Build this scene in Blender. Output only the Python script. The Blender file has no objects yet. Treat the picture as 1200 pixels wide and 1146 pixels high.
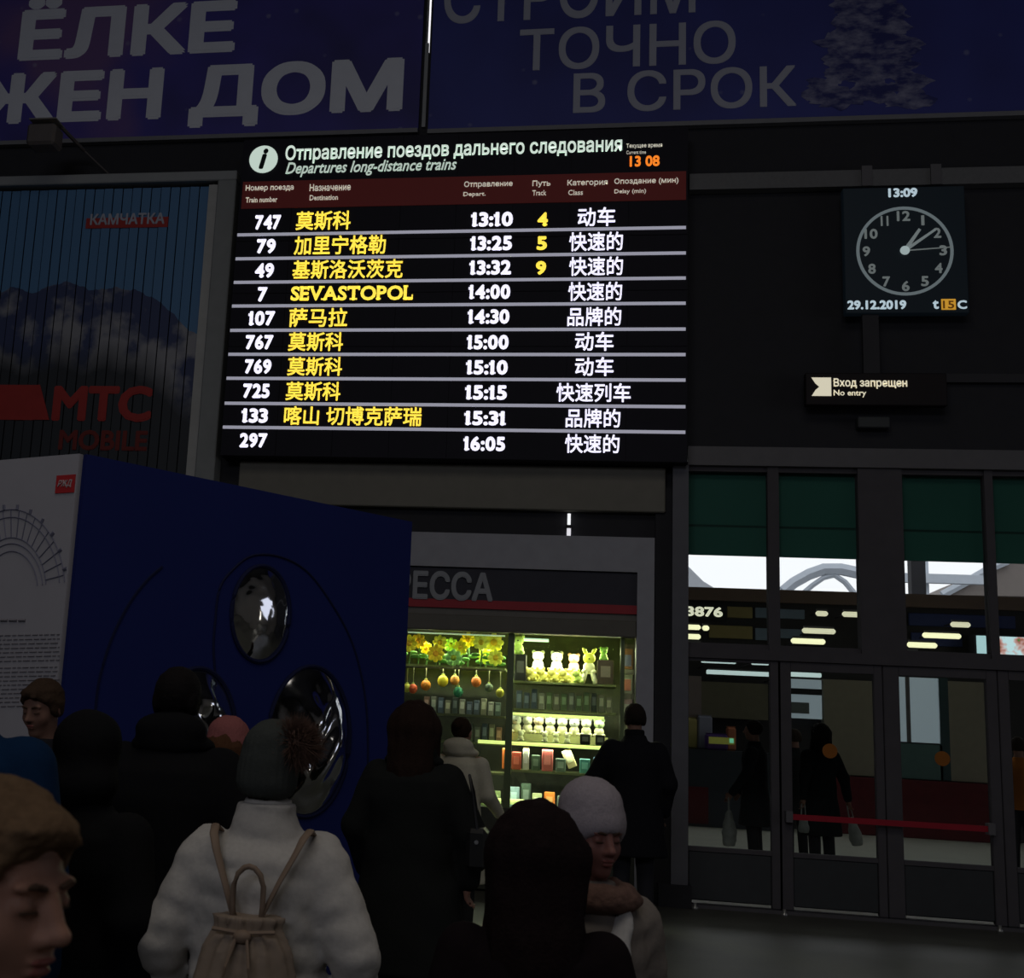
import bpy, math, random
import numpy as np
from mathutils import Vector, Matrix
from mathutils.geometry import tessellate_polygon
random.seed(7); R = math.radians
S = bpy.context.scene; COL = S.collection

# ------------------------------------------------------------------ camera
PX, PY = 431., 573.                      # optical axis in the photograph (it is a crop)
VV = np.array([825., -6950.]); WV = np.array([-7850., 410.])
F = float(np.sqrt(-((WV[0]-PX)*(VV[0]-PX)+(WV[1]-PY)*(VV[1]-PY))))
def nrm(v):
    v = np.asarray(v, float); return v/np.linalg.norm(v)
_z = nrm([VV[0]-PX, -(VV[1]-PY), -F]); _x = -nrm([WV[0]-PX, -(WV[1]-PY), -F]); _y = np.cross(_z, _x)
M = np.array([_x, _y, _z]); H = 1.55; CAM = np.array([0, 0, H]); D = 12.24
cd = bpy.data.cameras.new('camera'); cam = bpy.data.objects.new('camera', cd); COL.objects.link(cam)
cam.matrix_world = Matrix([list(M[i])+[CAM[i]] for i in range(3)]+[[0, 0, 0, 1]])
cd.sensor_fit = 'HORIZONTAL'; cd.sensor_width = 36; cd.lens = F*36/1200
cd.shift_x = (600-PX)/1200; cd.shift_y = 0; cd.clip_end = 500
cd.dof.use_dof = True; cd.dof.focus_distance = 9.0; cd.dof.aperture_fstop = 11
S.camera = cam
# ------------------------------------------------------------------ light
S.view_settings.view_transform = 'Standard'; S.view_settings.look = 'None'
S.view_settings.gamma = 1; S.view_settings.use_curve_mapping = False; S.view_settings.exposure = 0.0
w = bpy.data.worlds.new('overcast_sky'); S.world = w; w.use_nodes = True
w.node_tree.nodes['Background'].inputs[0].default_value = (0.97, 0.95, 1.0, 1)
w.node_tree.nodes['Background'].inputs[1].default_value = 1.12
def area(name, loc, rot, sx, sy, power, col=(1, 1, 1), spread=180):
    l = bpy.data.lights.new(name, 'AREA'); l.shape = 'RECTANGLE'; l.size = sx; l.size_y = sy
    l.energy = power; l.color = col; l.spread = R(spread)
    o = bpy.data.objects.new(name, l); COL.objects.link(o); o.location = loc; o.rotation_euler = rot
    return o
area('hall_rear_fill', (-6.2, -13.6, 9.1), (R(76), 0, 0), 5.0, 3.0, 150, (.84, .87, 1.0))  # unseen fill added behind the camera for ambience and mirror reflections
area('hall_rear_fill', (-0.6, -13.6, 9.1), (R(76), 0, 0), 5.0, 3.0, 150, (.84, .87, 1.0))  # second added rear fill, no actual window behind it
area('mirror_side_fill', (12.2, 6.4, 4.3), (0, R(90), 0), 2.6, 5.0, 44, (.80, .84, 1.0))  # unseen cool panel added for the oval mirrors to reflect
area('mirror_side_fill', (12.2, 3.0, 2.0), (0, R(90), 0), 1.2, 1.0, 10, (1.0, .93, .80))  # small warm panel added beside it for the same reflections
area('hall_ceiling_light', (0, 1, 10.7), (0, 0, 0), 8, 6, 150, (1.0, .93, .84))  # broad overhead fill added as the hall's ambient light
area('kiosk_light', (-0.55, D+.30, 2.36), (R(-22), 0, 0), 2.3, .12, 62, (.96, 1.0, .60))
area('kiosk_shelf_light', (0.1, D+.22, 1.70), (R(-20), 0, 0), 1.1, .05, 5.0, (.97, 1.0, .62))
area('kiosk_shelf_light', (-0.25, D+.16, 1.355), (R(8), 0, 0), 1.9, .05, 8, (.95, 1.0, .72))  # added under the counter to brighten the goods below
area('kiosk_shelf_light', (-0.25, D+.16, 1.06), (R(8), 0, 0), 1.9, .05, 6, (.95, 1.0, .78))  # further fill added lower down for the bottom goods
area('kiosk_shelf_light', (-1.1, D+.16, 2.10), (R(8), 0, 0), 1.0, .05, 3, (.98, 1.0, .75))
area('concourse_light', (4, 19, 5.4), (0, 0, 0), 6, 4, 16, (.95, 1, .9))

# ------------------------------------------------------------------ helpers
def ray(x, y): return M@np.array([x-PX, -(y-PY), -F])
def at(x, y, Y=D): d = ray(x, y); return CAM+d*(Y/d[1])
def atz(x, y, z): d = ray(x, y); return CAM+d*((z-H)/d[2])
def rect(x0, y0, x1, y1, Y=D):           # photo rectangle -> x and z extent on the plane y=Y
    ym = (y0+y1)/2; xm = (x0+x1)/2
    return at(x0, ym, Y)[0], at(x1, ym, Y)[0], at(xm, y1, Y)[2], at(xm, y0, Y)[2]

_m = {}
def mat(name, col, rough=.6, metal=0., emit=0., var=.12, scale=8., spec=.25, bump=0., ecol=None):
    if name in _m: return _m[name]
    m = bpy.data.materials.new(name); m.use_nodes = True; nt = m.node_tree; b = nt.nodes['Principled BSDF']
    tc = nt.nodes.new('ShaderNodeTexCoord'); nz = nt.nodes.new('ShaderNodeTexNoise')
    nz.inputs['Scale'].default_value = scale; nz.inputs['Detail'].default_value = 4
    nt.links.new(tc.outputs['Object'], nz.inputs['Vector'])
    mx = nt.nodes.new('ShaderNodeMix'); mx.data_type = 'RGBA'
    lo = [c*(1-var) for c in col]+[1]; hi = [min(1, c*(1+var)) for c in col]+[1]
    mx.inputs[6].default_value = lo; mx.inputs[7].default_value = hi
    nt.links.new(nz.outputs[0], mx.inputs[0]); nt.links.new(mx.outputs[2], b.inputs['Base Color'])
    b.inputs['Roughness'].default_value = rough; b.inputs['Metallic'].default_value = metal
    b.inputs['Specular IOR Level'].default_value = spec
    if emit:
        b.inputs['Emission Color'].default_value = list(ecol or col)+[1]; b.inputs['Emission Strength'].default_value = emit
    if bump:
        bp = nt.nodes.new('ShaderNodeBump'); bp.inputs['Strength'].default_value = bump; bp.inputs['Distance'].default_value = .02
        nt.links.new(nz.outputs[0], bp.inputs['Height']); nt.links.new(bp.outputs[0], b.inputs['Normal'])
    _m[name] = m; return m

def tag(o, label=None, cat=None, group=None, kind=None):
    if label: o['label'] = label
    if cat: o['category'] = cat
    if group: o['group'] = group
    if kind: o['kind'] = kind
    return o
def thing(name, label, cat, loc=(0, 0, 0), rz=0, group=None):
    o = bpy.data.objects.new(name, None); COL.objects.link(o); o.empty_display_size = .1
    o.location = loc; o.rotation_euler = (0, 0, rz); return tag(o, label, cat, group)

class MB:
    def __init__(s): s.v = []; s.f = []
    def add(s, vs, fs):
        n = len(s.v); s.v += [tuple(map(float, v)) for v in vs]; s.f += [tuple(i+n for i in f) for f in fs]; return s
    def box(s, x0, x1, y0, y1, z0, z1, b=0.0):
        x0, x1 = sorted((x0, x1)); y0, y1 = sorted((y0, y1)); z0, z1 = sorted((z0, z1))
        if b <= 0:
            return s.add([(x, y, z) for z in (z0, z1) for y in (y0, y1) for x in (x0, x1)],
                         [(0, 2, 3, 1), (4, 5, 7, 6), (0, 1, 5, 4), (2, 6, 7, 3), (0, 4, 6, 2), (1, 3, 7, 5)])
        b = min(b, (x1-x0)/2.01, (y1-y0)/2.01, (z1-z0)/2.01)
        vs = []; idx = {}
        for ix, (x, sx) in enumerate(((x0, 1), (x1, -1))):
            for iy, (y, sy) in enumerate(((y0, 1), (y1, -1))):
                for iz, (z, sz) in enumerate(((z0, 1), (z1, -1))):
                    idx[ix, iy, iz] = len(vs)
                    vs += [(x, y+sy*b, z+sz*b), (x+sx*b, y, z+sz*b), (x+sx*b, y+sy*b, z)]
        g = lambda a, c, d, k: idx[a, c, d]+k
        fs = []
        for i in (0, 1):
            q = [g(i, 0, 0, 0), g(i, 1, 0, 0), g(i, 1, 1, 0), g(i, 0, 1, 0)]; fs.append(q if i else q[::-1])
            q = [g(0, i, 0, 1), g(1, i, 0, 1), g(1, i, 1, 1), g(0, i, 1, 1)]; fs.append(q[::-1] if i else q)
            q = [g(0, 0, i, 2), g(1, 0, i, 2), g(1, 1, i, 2), g(0, 1, i, 2)]; fs.append(q if i else q[::-1])
        for i in (0, 1):
            for j in (0, 1):
                fs.append([g(0, i, j, 1), g(1, i, j, 1), g(1, i, j, 2), g(0, i, j, 2)])
                fs.append([g(i, 0, j, 0), g(i, 1, j, 0), g(i, 1, j, 2), g(i, 0, j, 2)])
                fs.append([g(i, j, 0, 0), g(i, j, 1, 0), g(i, j, 1, 1), g(i, j, 0, 1)])
        for a in (0, 1):
            for c in (0, 1):
                for d in (0, 1): fs.append([g(a, c, d, 0), g(a, c, d, 1), g(a, c, d, 2)])
        return s.add(vs, fs)
    def tube(s, pts, r, n=8, cap=True, flat=1.0):
        pts = [Vector(p) for p in pts]; rs = r if isinstance(r, (list, tuple)) else [r]*len(pts); vs = []
        for i, p in enumerate(pts):
            t = (pts[min(i+1, len(pts)-1)]-pts[max(i-1, 0)]).normalized()
            a = t.cross(Vector((0, 0, 1)))
            if a.length < .2: a = t.cross(Vector((0, 1, 0)))
            a.normalize(); b = t.cross(a)
            for k in range(n):
                th = 2*math.pi*k/n; vs.append(p+a*math.cos(th)*rs[i]+b*math.sin(th)*rs[i]*flat)
        fs = [(i*n+k, i*n+(k+1) % n, (i+1)*n+(k+1) % n, (i+1)*n+k) for i in range(len(pts)-1) for k in range(n)]
        if cap: fs += [tuple(range(n))[::-1], tuple((len(pts)-1)*n+k for k in range(n))]
        return s.add(vs, fs)
    def lathe(s, prof, c=(0, 0, 0), n=16, axis='z'):
        vs = []
        for (r, h) in prof:
            for k in range(n):
                th = 2*math.pi*k/n; x, y = r*math.cos(th), r*math.sin(th)
                p = (x, y, h) if axis == 'z' else (x, h, y)
                vs.append((p[0]+c[0], p[1]+c[1], p[2]+c[2]))
        fs = [(i*n+k, i*n+(k+1) % n, (i+1)*n+(k+1) % n, (i+1)*n+k) for i in range(len(prof)-1) for k in range(n)]
        fs += [tuple(range(n))[::-1], tuple((len(prof)-1)*n+k for k in range(n))]
        return s.add(vs, fs)
    def ell(s, c, r, nu=14, nv=9):
        prof = [(max(1e-4, math.sin(math.pi*i/nv)), -math.cos(math.pi*i/nv)) for i in range(nv+1)]
        vs = [(c[0]+r[0]*a*math.cos(2*math.pi*k/nu), c[1]+r[1]*a*math.sin(2*math.pi*k/nu), c[2]+r[2]*h) for a, h in prof for k in range(nu)]
        fs = [(i*nu+k, i*nu+(k+1) % nu, (i+1)*nu+(k+1) % nu, (i+1)*nu+k) for i in range(nv) for k in range(nu)]
        return s.add(vs, fs)
    def prism(s, poly, y0, y1):             # poly in x,z
        n = len(poly); vs = [(x, y0, z) for x, z in poly]+[(x, y1, z) for x, z in poly]
        fs = [tuple(range(n)), tuple(range(2*n-1, n-1, -1))]+[(i, i+n, (i+1) % n+n, (i+1) % n) for i in range(n)]
        return s.add(vs, fs)
    def build(s, name, m, parent=None, smooth=False, fix=True):
        me = bpy.data.meshes.new(name); me.from_pydata(s.v, [], s.f); me.update()
        if fix:
            import bmesh
            bm = bmesh.new(); bm.from_mesh(me); bmesh.ops.recalc_face_normals(bm, faces=bm.faces); bm.to_mesh(me); bm.free()
        me.materials.append(m)
        if smooth: me.shade_smooth()
        o = bpy.data.objects.new(name, me); COL.objects.link(o)
        if parent: o.parent = parent
        return o
def B(name, m, x0, x1, y0, y1, z0, z1, parent=None, b=0.0): return MB().box(x0, x1, y0, y1, z0, z1, b).build(name, m, parent)
def struct(o): o['kind'] = 'structure'; return o


# text: one mesh per word group, fitted into an x/z rectangle on the plane y
def text(name, s, r, y, m, parent=None, bold=.0, thick=.006, slant=0., mirror=False, serif=False, keep=False):
    x0, x1, z0, z1 = r
    def glyph(ch, off):
        # outlines of the built-in font; overlapping strokes are filled one by one, counters are cut out
        c = bpy.data.curves.new('t', 'FONT'); c.body = ch; c.resolution_u = 3; c.fill_mode = 'NONE'; c.shear = slant
        o = bpy.data.objects.new('t', c); COL.objects.link(o)
        dg = bpy.context.evaluated_depsgraph_get(); dg.update()
        me = bpy.data.meshes.new_from_object(o.evaluated_get(dg)); bpy.data.objects.remove(o); bpy.data.curves.remove(c)
        nb = {}
        for e in me.edges: nb.setdefault(e.vertices[0], []).append(e.vertices[1]); nb.setdefault(e.vertices[1], []).append(e.vertices[0])
        co = [v.co.copy() for v in me.vertices]; seen = set(); loops = []
        for st in range(len(co)):
            if st in seen or st not in nb: continue
            lp = [st]; seen.add(st); cur = st+1 if st+1 in nb[st] else nb[st][0]
            while cur not in seen:
                lp.append(cur); seen.add(cur); nx_ = [q for q in nb[cur] if q not in seen]
                if not nx_: break
                cur = nx_[0]
            loops.append([co[i] for i in lp])
        for l in loops:          # a stroke that starts just inside its own stem
            if not any(0x400 <= ord(q) < 0x530 for q in ch): break
            n_ = len(l); new = {}
            for j in range(n_):
                for i in range(n_):
                    a_, b_ = l[i], l[(i+1) % n_]
                    if abs(a_.x-b_.x) < 1e-4 and abs(a_.y-b_.y) > .3 and abs(a_.x-l[j].x) < .025 and min(a_.y, b_.y)+.01 < l[j].y < max(a_.y, b_.y)-.01 and abs(a_.x-l[j].x) > 1e-4:
                        new[j] = a_.x+(.002 if l[j].x < a_.x else -.002)
            for j, x_ in new.items(): l[j].x = x_
        ar = [sum(l[i].x*l[(i+1) % len(l)].y-l[(i+1) % len(l)].x*l[i].y for i in range(len(l)))/2 for l in loops]
        sg = 1 if ar[max(range(len(ar)), key=lambda i: abs(ar[i]))] > 0 else -1
        def inside(p, l):
            r_ = False
            for i in range(len(l)):
                a_, b_ = l[i], l[i-1]
                if (a_.y > p.y) != (b_.y > p.y) and p.x < (b_.x-a_.x)*(p.y-a_.y)/(b_.y-a_.y)+a_.x: r_ = not r_
            return r_
        pos = [l for l, a_ in zip(loops, ar) if a_*sg > 0]; neg = [l for l, a_ in zip(loops, ar) if a_*sg < 0]
        holes = [h for h in neg if any(inside(h[0], l) for l in pos)]; outer = pos+[h for h in neg if not any(inside(h[0], l) for l in pos)]
        Vv = []; Pp = []
        for k, l in enumerate(outer):
            grp = [l]+[h for h in holes if inside(h[0], l)]; n = len(Vv)
            flat = [p for g_ in grp for p in g_]; Vv += [(p.x, p.y, .15*(k % 5)) for p in flat]
            Pp += [tuple(n+i for i in t_) for t_ in tessellate_polygon(grp)]
        return np.array(Vv), Pp
    def fatten(v, p):        # heavier weight: overlaid copies pushed outwards a little
        if bold <= 0: return v, p
        k = 8 if bold >= .03 else 4; vv = [v]; pp = list(p)
        for i in range(k):
            a = 2*math.pi*(i+.5)/k; pp += [tuple(j+len(v)*(i+1) for j in q) for q in p]
            vv.append(v+np.array([bold*math.cos(a), bold*math.sin(a), 1.0*(i+1)]))
        return np.concatenate(vv), pp
    if not serif:
        V, P = fatten(*glyph(s, 0))
    else:
        # each character from the built-in outline plus slab serifs
        SER = {'1': [(.55, 0, .62), (.22, .47, .42, .13)], '7': [(.12, .60, .16, .72-.60)], '4': [(.72, 0, .46)], '2': [], '3': [], '5': [], '0': [], '6': [], '8': [], '9': [],
               'A': [(.08, 0, .42), (.92, 0, .42)], 'V': [(.08, .64, .42), (.92, .64, .42)], 'T': [(.5, 0, .6), (.06, .5, .14, .2), (.94, .5, .14, .2)],
               'E': [(.12, 0, .36), (.12, .64, .36), (.94, .0, .14, .2), (.94, .5, .14, .2)], 'L': [(.2, 0, .5), (.2, .64, .5), (.94, .0, .14, .24)],
               'P': [(.18, 0, .5), (.12, .64, .3)], 'S': [(.9, .48, .13, .2), (.1, .02, .13, .2)]}
        V = []; P = []; cx = 0.
        for ch in s:
            if ch == ' ': cx += .3; continue
            gv, gp = fatten(*glyph(ch, 0)); n = sum(len(a) for a in V)
            gv[:, 0] -= gv[:, 0].min(); wd = gv[:, 0].max()
            if ch in '1': gv[:, 0] += .06; wd += .14
            gv[:, 0] += cx; V.append(gv); P += [tuple(i+n for i in p) for p in gp]
            for t in SER.get(ch, []):
                fx, zz, fw = t[:3]; hh = t[3] if len(t) > 3 else .08
                n = sum(len(a) for a in V); a0 = cx+fx*wd-fw*max(wd, .42)/2; a1 = cx+fx*wd+fw*max(wd, .42)/2
                V.append(np.array([(a0, zz-.005, 0), (a1, zz-.005, 0), (a1, zz+hh, 0), (a0, zz+hh, 0)])); P.append((n, n+1, n+2, n+3))
            cx += wd+.035
        V = np.concatenate(V)
    lo = V.min(0); hi = V.max(0)
    sx = (x1-x0)/(hi[0]-lo[0]); sz = (z1-z0)/(hi[1]-lo[1])
    if keep: sx = sz
    X = x0+(V[:, 0]-lo[0])*sx; Z = z0+(V[:, 1]-lo[1])*sz; dy = V[:, 2]*.0006
    n = len(V)
    me = bpy.data.meshes.new(name)
    # front sheet + edge walls give real thickness
    ed = {}
    for p in P:
        for a, b in zip(p, p[1:]+p[:1]): ed[(a, b)] = 1
    bd = [(a, b) for a, b in ed if (b, a) not in ed]
    vs = [(float(a), y-thick+float(c), float(b)) for a, b, c in zip(X, Z, dy)]+[(float(a), y, float(b)) for a, b in zip(X, Z)]
    fs = [tuple(p) for p in P]+[(b, a, a+n, b+n) for a, b in bd]
    me.from_pydata(vs, [], fs); me.update(); me.materials.append(m)
    o = bpy.data.objects.new(name, me); COL.objects.link(o)
    if parent: o.parent = parent
    return o
def ptext(name, s, x0, y0, x1, y1, Y, m, parent, off=0., **k): return text(name, s, rect(x0, y0, x1, y1, Y), Y-off, m, parent, **k)

# ------------------------------------------------------------------ implicit surfaces (for people and soft things)
def smin(a, b, k):
    h = np.clip(.5+.5*(b-a)/k, 0, 1); return b*(1-h)+a*h-k*h*(1-h)
def smax(a, b, k): return -smin(-a, -b, k)
def rotm(e):
    return np.array(Matrix.Rotation(e[2], 3, 'Z')@Matrix.Rotation(e[1], 3, 'Y')@Matrix.Rotation(e[0], 3, 'X'))
class Field:
    def __init__(s, lo, hi, h, fine=None, hf=None):
        ax = []
        for i in range(3):
            c = [lo[i]]
            while c[-1] < hi[i]:
                st = h
                if fine is not None and fine[0][i]-h < c[-1] < fine[1][i]: st = hf
                c.append(c[-1]+st)
            ax.append(np.array(c))
        s.ax = ax; s.F = np.ones([len(a) for a in ax], np.float32)
        s.T = np.eye(3); s.o = np.zeros(3)
    def frame(s, o=(0, 0, 0), T=None): s.o = np.array(o, float); s.T = np.eye(3) if T is None else T
    def _sub(s, lo, hi):
        sl = tuple(slice(max(0, np.searchsorted(a, l)-1), np.searchsorted(a, h_)+1) for a, l, h_ in zip(s.ax, lo, hi))
        g = np.meshgrid(*[a[q] for a, q in zip(s.ax, sl)], indexing='ij')
        return sl, np.stack(g, -1)
    def prim(s, fn, c, rad, k=.02, sub=False):
        c = s.o+s.T@np.array(c, float); mg = rad+.045+k
        sl, P = s._sub(c-mg, c+mg)
        if P.size == 0: return s
        q = (P-s.o)@s.T           # local
        d = fn(q); a = s.F[sl]
        s.F[sl] = smax(a, -d, k) if sub else smin(a, d, k)
        return s
    def ell(s, c, r, k=.02, rot=None, sub=False):
        c = np.array(c, float); r = np.array(r if hasattr(r, '__len__') else (r,)*3, float); Rm = rotm(rot) if rot else np.eye(3)
        def fn(q):
            p = (q-c)@Rm; a = np.linalg.norm(p/r, axis=-1); b = np.linalg.norm(p/(r*r), axis=-1)+1e-9
            return a*(a-1)/b
        return s.prim(fn, c, float(r.max()), k, sub)
    def cap(s, a, b, ra, rb, k=.02, flat=None, sub=False, disp=None):
        a = np.array(a, float); b = np.array(b, float); ab = b-a; L = ab@ab+1e-12
        def fn(q):
            t = np.clip(((q-a)@ab)/L, 0, 1); pp = q-(a+t[..., None]*ab)
            if flat is not None: pp = pp*np.array(flat)
            d = np.linalg.norm(pp, axis=-1)-(ra+(rb-ra)*t)
            return d-(disp(q, t) if disp else 0)
        return s.prim(fn, (a+b)/2, float(np.linalg.norm(ab)/2+max(ra, rb)), k, sub)
    def col(s, rows, k=.02, disp=None, sub=False):      # rows: z, ax, ay, cx, cy (z rising)
        rows = np.array(rows, float); z = rows[:, 0]
        def fn(q):
            zz = np.clip(q[..., 2], z[0], z[-1])
            a, b, cx, cy = [np.interp(zz, z, rows[:, i]) for i in (1, 2, 3, 4)]
            d = (np.sqrt(((q[..., 0]-cx)/a)**2+((q[..., 1]-cy)/b)**2)-1)*np.minimum(a, b)
            if disp: d = d-disp(q)
            return smax(smax(d, z[0]-q[..., 2], .012), q[..., 2]-z[-1], .012)
        cz = (z[0]+z[-1])/2
        return s.prim(fn, (float(rows[:, 3].mean()), float(rows[:, 4].mean()), cz), float(max((z[-1]-z[0])/2, rows[:, 1].max()+abs(rows[:, 3]).max(), rows[:, 2].max()+abs(rows[:, 4]).max())), k, sub)
    def disp(s, fn):
        g = np.stack(np.meshgrid(*s.ax, indexing='ij'), -1); s.F -= fn(g); return s
    def mesh(s, name, m, parent=None, smooth=1):
        Fd = s.F; ax = s.ax; nx, ny, nz = Fd.shape; ins = Fd < 0
        cnt = np.zeros((nx-1, ny-1, nz-1), np.int8)
        for a in (0, 1):
            for b in (0, 1):
                for c in (0, 1): cnt += ins[a:nx-1+a, b:ny-1+b, c:nz-1+c]
        act = (cnt > 0) & (cnt < 8); ids = -np.ones(act.shape, np.int64); I = np.argwhere(act)
        ids[act] = np.arange(len(I))
        acc = np.zeros((len(I), 3)); num = np.zeros(len(I))
        C = [(a, b, c) for a in (0, 1) for b in (0, 1) for c in (0, 1)]
        for c0 in C:
            for d in range(3):
                if c0[d]: continue
                c1 = list(c0); c1[d] = 1
                i0 = I+np.array(c0); i1 = I+np.array(c1)
                f0 = Fd[tuple(i0.T)].astype(float); f1 = Fd[tuple(i1.T)].astype(float); q = (f0 < 0) != (f1 < 0)
                t = np.where(q, f0/(np.where(f0-f1 == 0, 1, f0-f1)), 0)
                p0 = np.stack([ax[k][i0[:, k]] for k in range(3)], -1); p1 = np.stack([ax[k][i1[:, k]] for k in range(3)], -1)
                p = p0+(p1-p0)*t[:, None]; acc[q] += p[q]; num[q] += 1
        V = acc/np.maximum(num, 1)[:, None]
        quads = []
        for d in range(3):
            sl0 = [slice(1, -1)]*3; sl0[d] = slice(0, -1); sl1 = list(sl0); sl1[d] = slice(1, None)
            a = ins[tuple(sl0)]; b = ins[tuple(sl1)]; E_ = np.argwhere(a != b)
            if len(E_) == 0: continue
            fl = a[tuple(E_.T)]
            base = E_.copy()
            u, v = [q for q in range(3) if q != d]
            for q in (u, v): base[:, q] += 1
            def cid(du, dv):
                z = base.copy(); z[:, u] -= du; z[:, v] -= dv; return ids[tuple(z.T)]
            q4 = np.stack([cid(1, 1), cid(0, 1), cid(0, 0), cid(1, 0)], -1)
            if d == 1: fl = ~fl
            q4 = np.where(fl[:, None], q4, q4[:, ::-1]); quads.append(q4)
        Q = np.concatenate(quads); Q = Q[(Q >= 0).all(1)]
        for _ in range(smooth):
            s_ = np.zeros_like(V); c_ = np.zeros(len(V))
            for i in range(4):
                np.add.at(s_, Q[:, i], V[Q[:, (i+1) % 4]]+V[Q[:, (i+3) % 4]]); np.add.at(c_, Q[:, i], 2)
            V = V*.5+.5*s_/np.maximum(c_, 1)[:, None]
        me = bpy.data.meshes.new(name); me.vertices.add(len(V)); me.vertices.foreach_set('co', V.astype(np.float32).ravel())
        me.loops.add(4*len(Q)); me.loops.foreach_set('vertex_index', Q.astype(np.int32).ravel())
        me.polygons.add(len(Q)); me.polygons.foreach_set('loop_start', np.arange(0, 4*len(Q), 4, dtype=np.int32))
        me.update(calc_edges=True); me.validate(); me.materials.append(m); me.shade_smooth()
        o = bpy.data.objects.new(name, me); COL.objects.link(o)
        if parent: o.parent = parent
        return o
def wob(q, s, a):       # cheap soft noise
    x, y, z = q[..., 0]*s, q[..., 1]*s, q[..., 2]*s
    return a*(np.sin(x*1.7+np.sin(y*2.1+z))+np.sin(y*1.9+np.sin(z*1.8+x*1.3))+np.sin(z*2.3+np.sin(x*1.6+y)))/3

# ------------------------------------------------------------------ materials
BLK = mat('matt_black_cladding', (.030, .030, .034), .85)
WALL = mat('dark_wall', (.045, .044, .048), .8)
GREY = mat('grey_metal_frame', (.30, .31, .31), .5, var=.08)
DGREY = mat('dark_grey_metal', (.13, .125, .13), .5)
DOORF = mat('door_metal', (.088, .082, .088), .75, spec=.05)
BEIGE = mat('beige_panel', (.19, .18, .15), .7)
KFR = mat('kiosk_grey_frame', (.33, .33, .36), .6)
LTXT = mat('banner_white_print', (.70, .72, .78), .7, var=.05)
LTX2 = mat('banner_grey_print', (.42, .43, .50), .7, var=.05)
RED = mat('red_print', (.50, .035, .03), .6)
LEDW = mat('led_white', (.9, .88, 1), emit=1.0, ecol=(.86, .84, 1.0), var=0)
LEDY = mat('led_yellow', (1, .8, .1), emit=.95, ecol=(1.0, .78, .08), var=0)
LEDO = mat('led_orange', (1, .4, .05), emit=.8, ecol=(1.0, .25, .02), var=0)
LEDG = mat('led_greenish_white', (.8, .95, .85), emit=.62, ecol=(.85, 1.0, .88), var=0)
LEDS = mat('led_small_text', (.8, .8, .7), emit=.34, ecol=(1.0, .95, .82), var=0)
LEDL = mat('led_line', (.6, .6, .7), emit=.28, ecol=(.82, .82, 1.0), var=0)

def sheet_glass(name, tint=(.95, .98, .97), rough=0.02, refl=1.0):
    m = bpy.data.materials.new(name); m.use_nodes = True; nt = m.node_tree; nt.nodes.clear()
    o = nt.nodes.new('ShaderNodeOutputMaterial'); t = nt.nodes.new('ShaderNodeBsdfTransparent'); g = nt.nodes.new('ShaderNodeBsdfGlossy')
    f = nt.nodes.new('ShaderNodeFresnel'); x = nt.nodes.new('ShaderNodeMixShader'); f.inputs[0].default_value = 1.35
    t.inputs[0].default_value = (*tint, 1); g.inputs['Roughness'].default_value = rough; g.inputs[0].default_value = (refl, refl, refl, 1)
    nt.links.new(f.outputs[0], x.inputs[0]); nt.links.new(t.outputs[0], x.inputs[1]); nt.links.new(g.outputs[0], x.inputs[2]); nt.links.new(x.outputs[0], o.inputs[0])
    return m
GLASS = sheet_glass('clear_glass')

# banner print: deep navy with snow specks
def banner_mat(name, a, b, c):
    m = bpy.data.materials.new(name); m.use_nodes = True; nt = m.node_tree; bs = nt.nodes['Principled BSDF']; bs.inputs['Roughness'].default_value = .65
    g = nt.nodes.new('ShaderNodeNewGeometry'); n = nt.nodes.new('ShaderNodeTexNoise'); n.inputs['Scale'].default_value = .45; n.inputs['Detail'].default_value = 3
    nt.links.new(g.outputs['Position'], n.inputs['Vector'])
    cr = nt.nodes.new('ShaderNodeValToRGB'); e = cr.color_ramp.elements
    e[0].position = .34; e[0].color = (*a, 1); e[1].position = .66; e[1].color = (*c, 1); k = e.new(.52); k.color = (*b, 1)
    nt.links.new(n.outputs[0], cr.inputs[0])
    v = nt.nodes.new('ShaderNodeTexVoronoi'); v.inputs['Scale'].default_value = 3.2; nt.links.new(g.outputs['Position'], v.inputs['Vector'])
    r = nt.nodes.new('ShaderNodeMapRange'); r.inputs[1].default_value = .05; r.inputs[2].default_value = .12; r.inputs[3].default_value = .55; r.inputs[4].default_value = 0
    nt.links.new(v.outputs['Distance'], r.inputs[0])
    sp = nt.nodes.new('ShaderNodeTexNoise'); sp.inputs['Scale'].default_value = 1.1; nt.links.new(g.outputs['Position'], sp.inputs['Vector'])
    mu = nt.nodes.new('ShaderNodeMath'); mu.operation = 'MULTIPLY'; nt.links.new(r.outputs[0], mu.inputs[0]); nt.links.new(sp.outputs[0], mu.inputs[1])
    x = nt.nodes.new('ShaderNodeMix'); x.data_type = 'RGBA'; nt.links.new(mu.outputs[0], x.inputs[0]); nt.links.new(cr.outputs[0], x.inputs[6]); x.inputs[7].default_value = (.4, .4, .5, 1)
    nt.links.new(x.outputs[2], bs.inputs['Base Color']); return m

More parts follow.
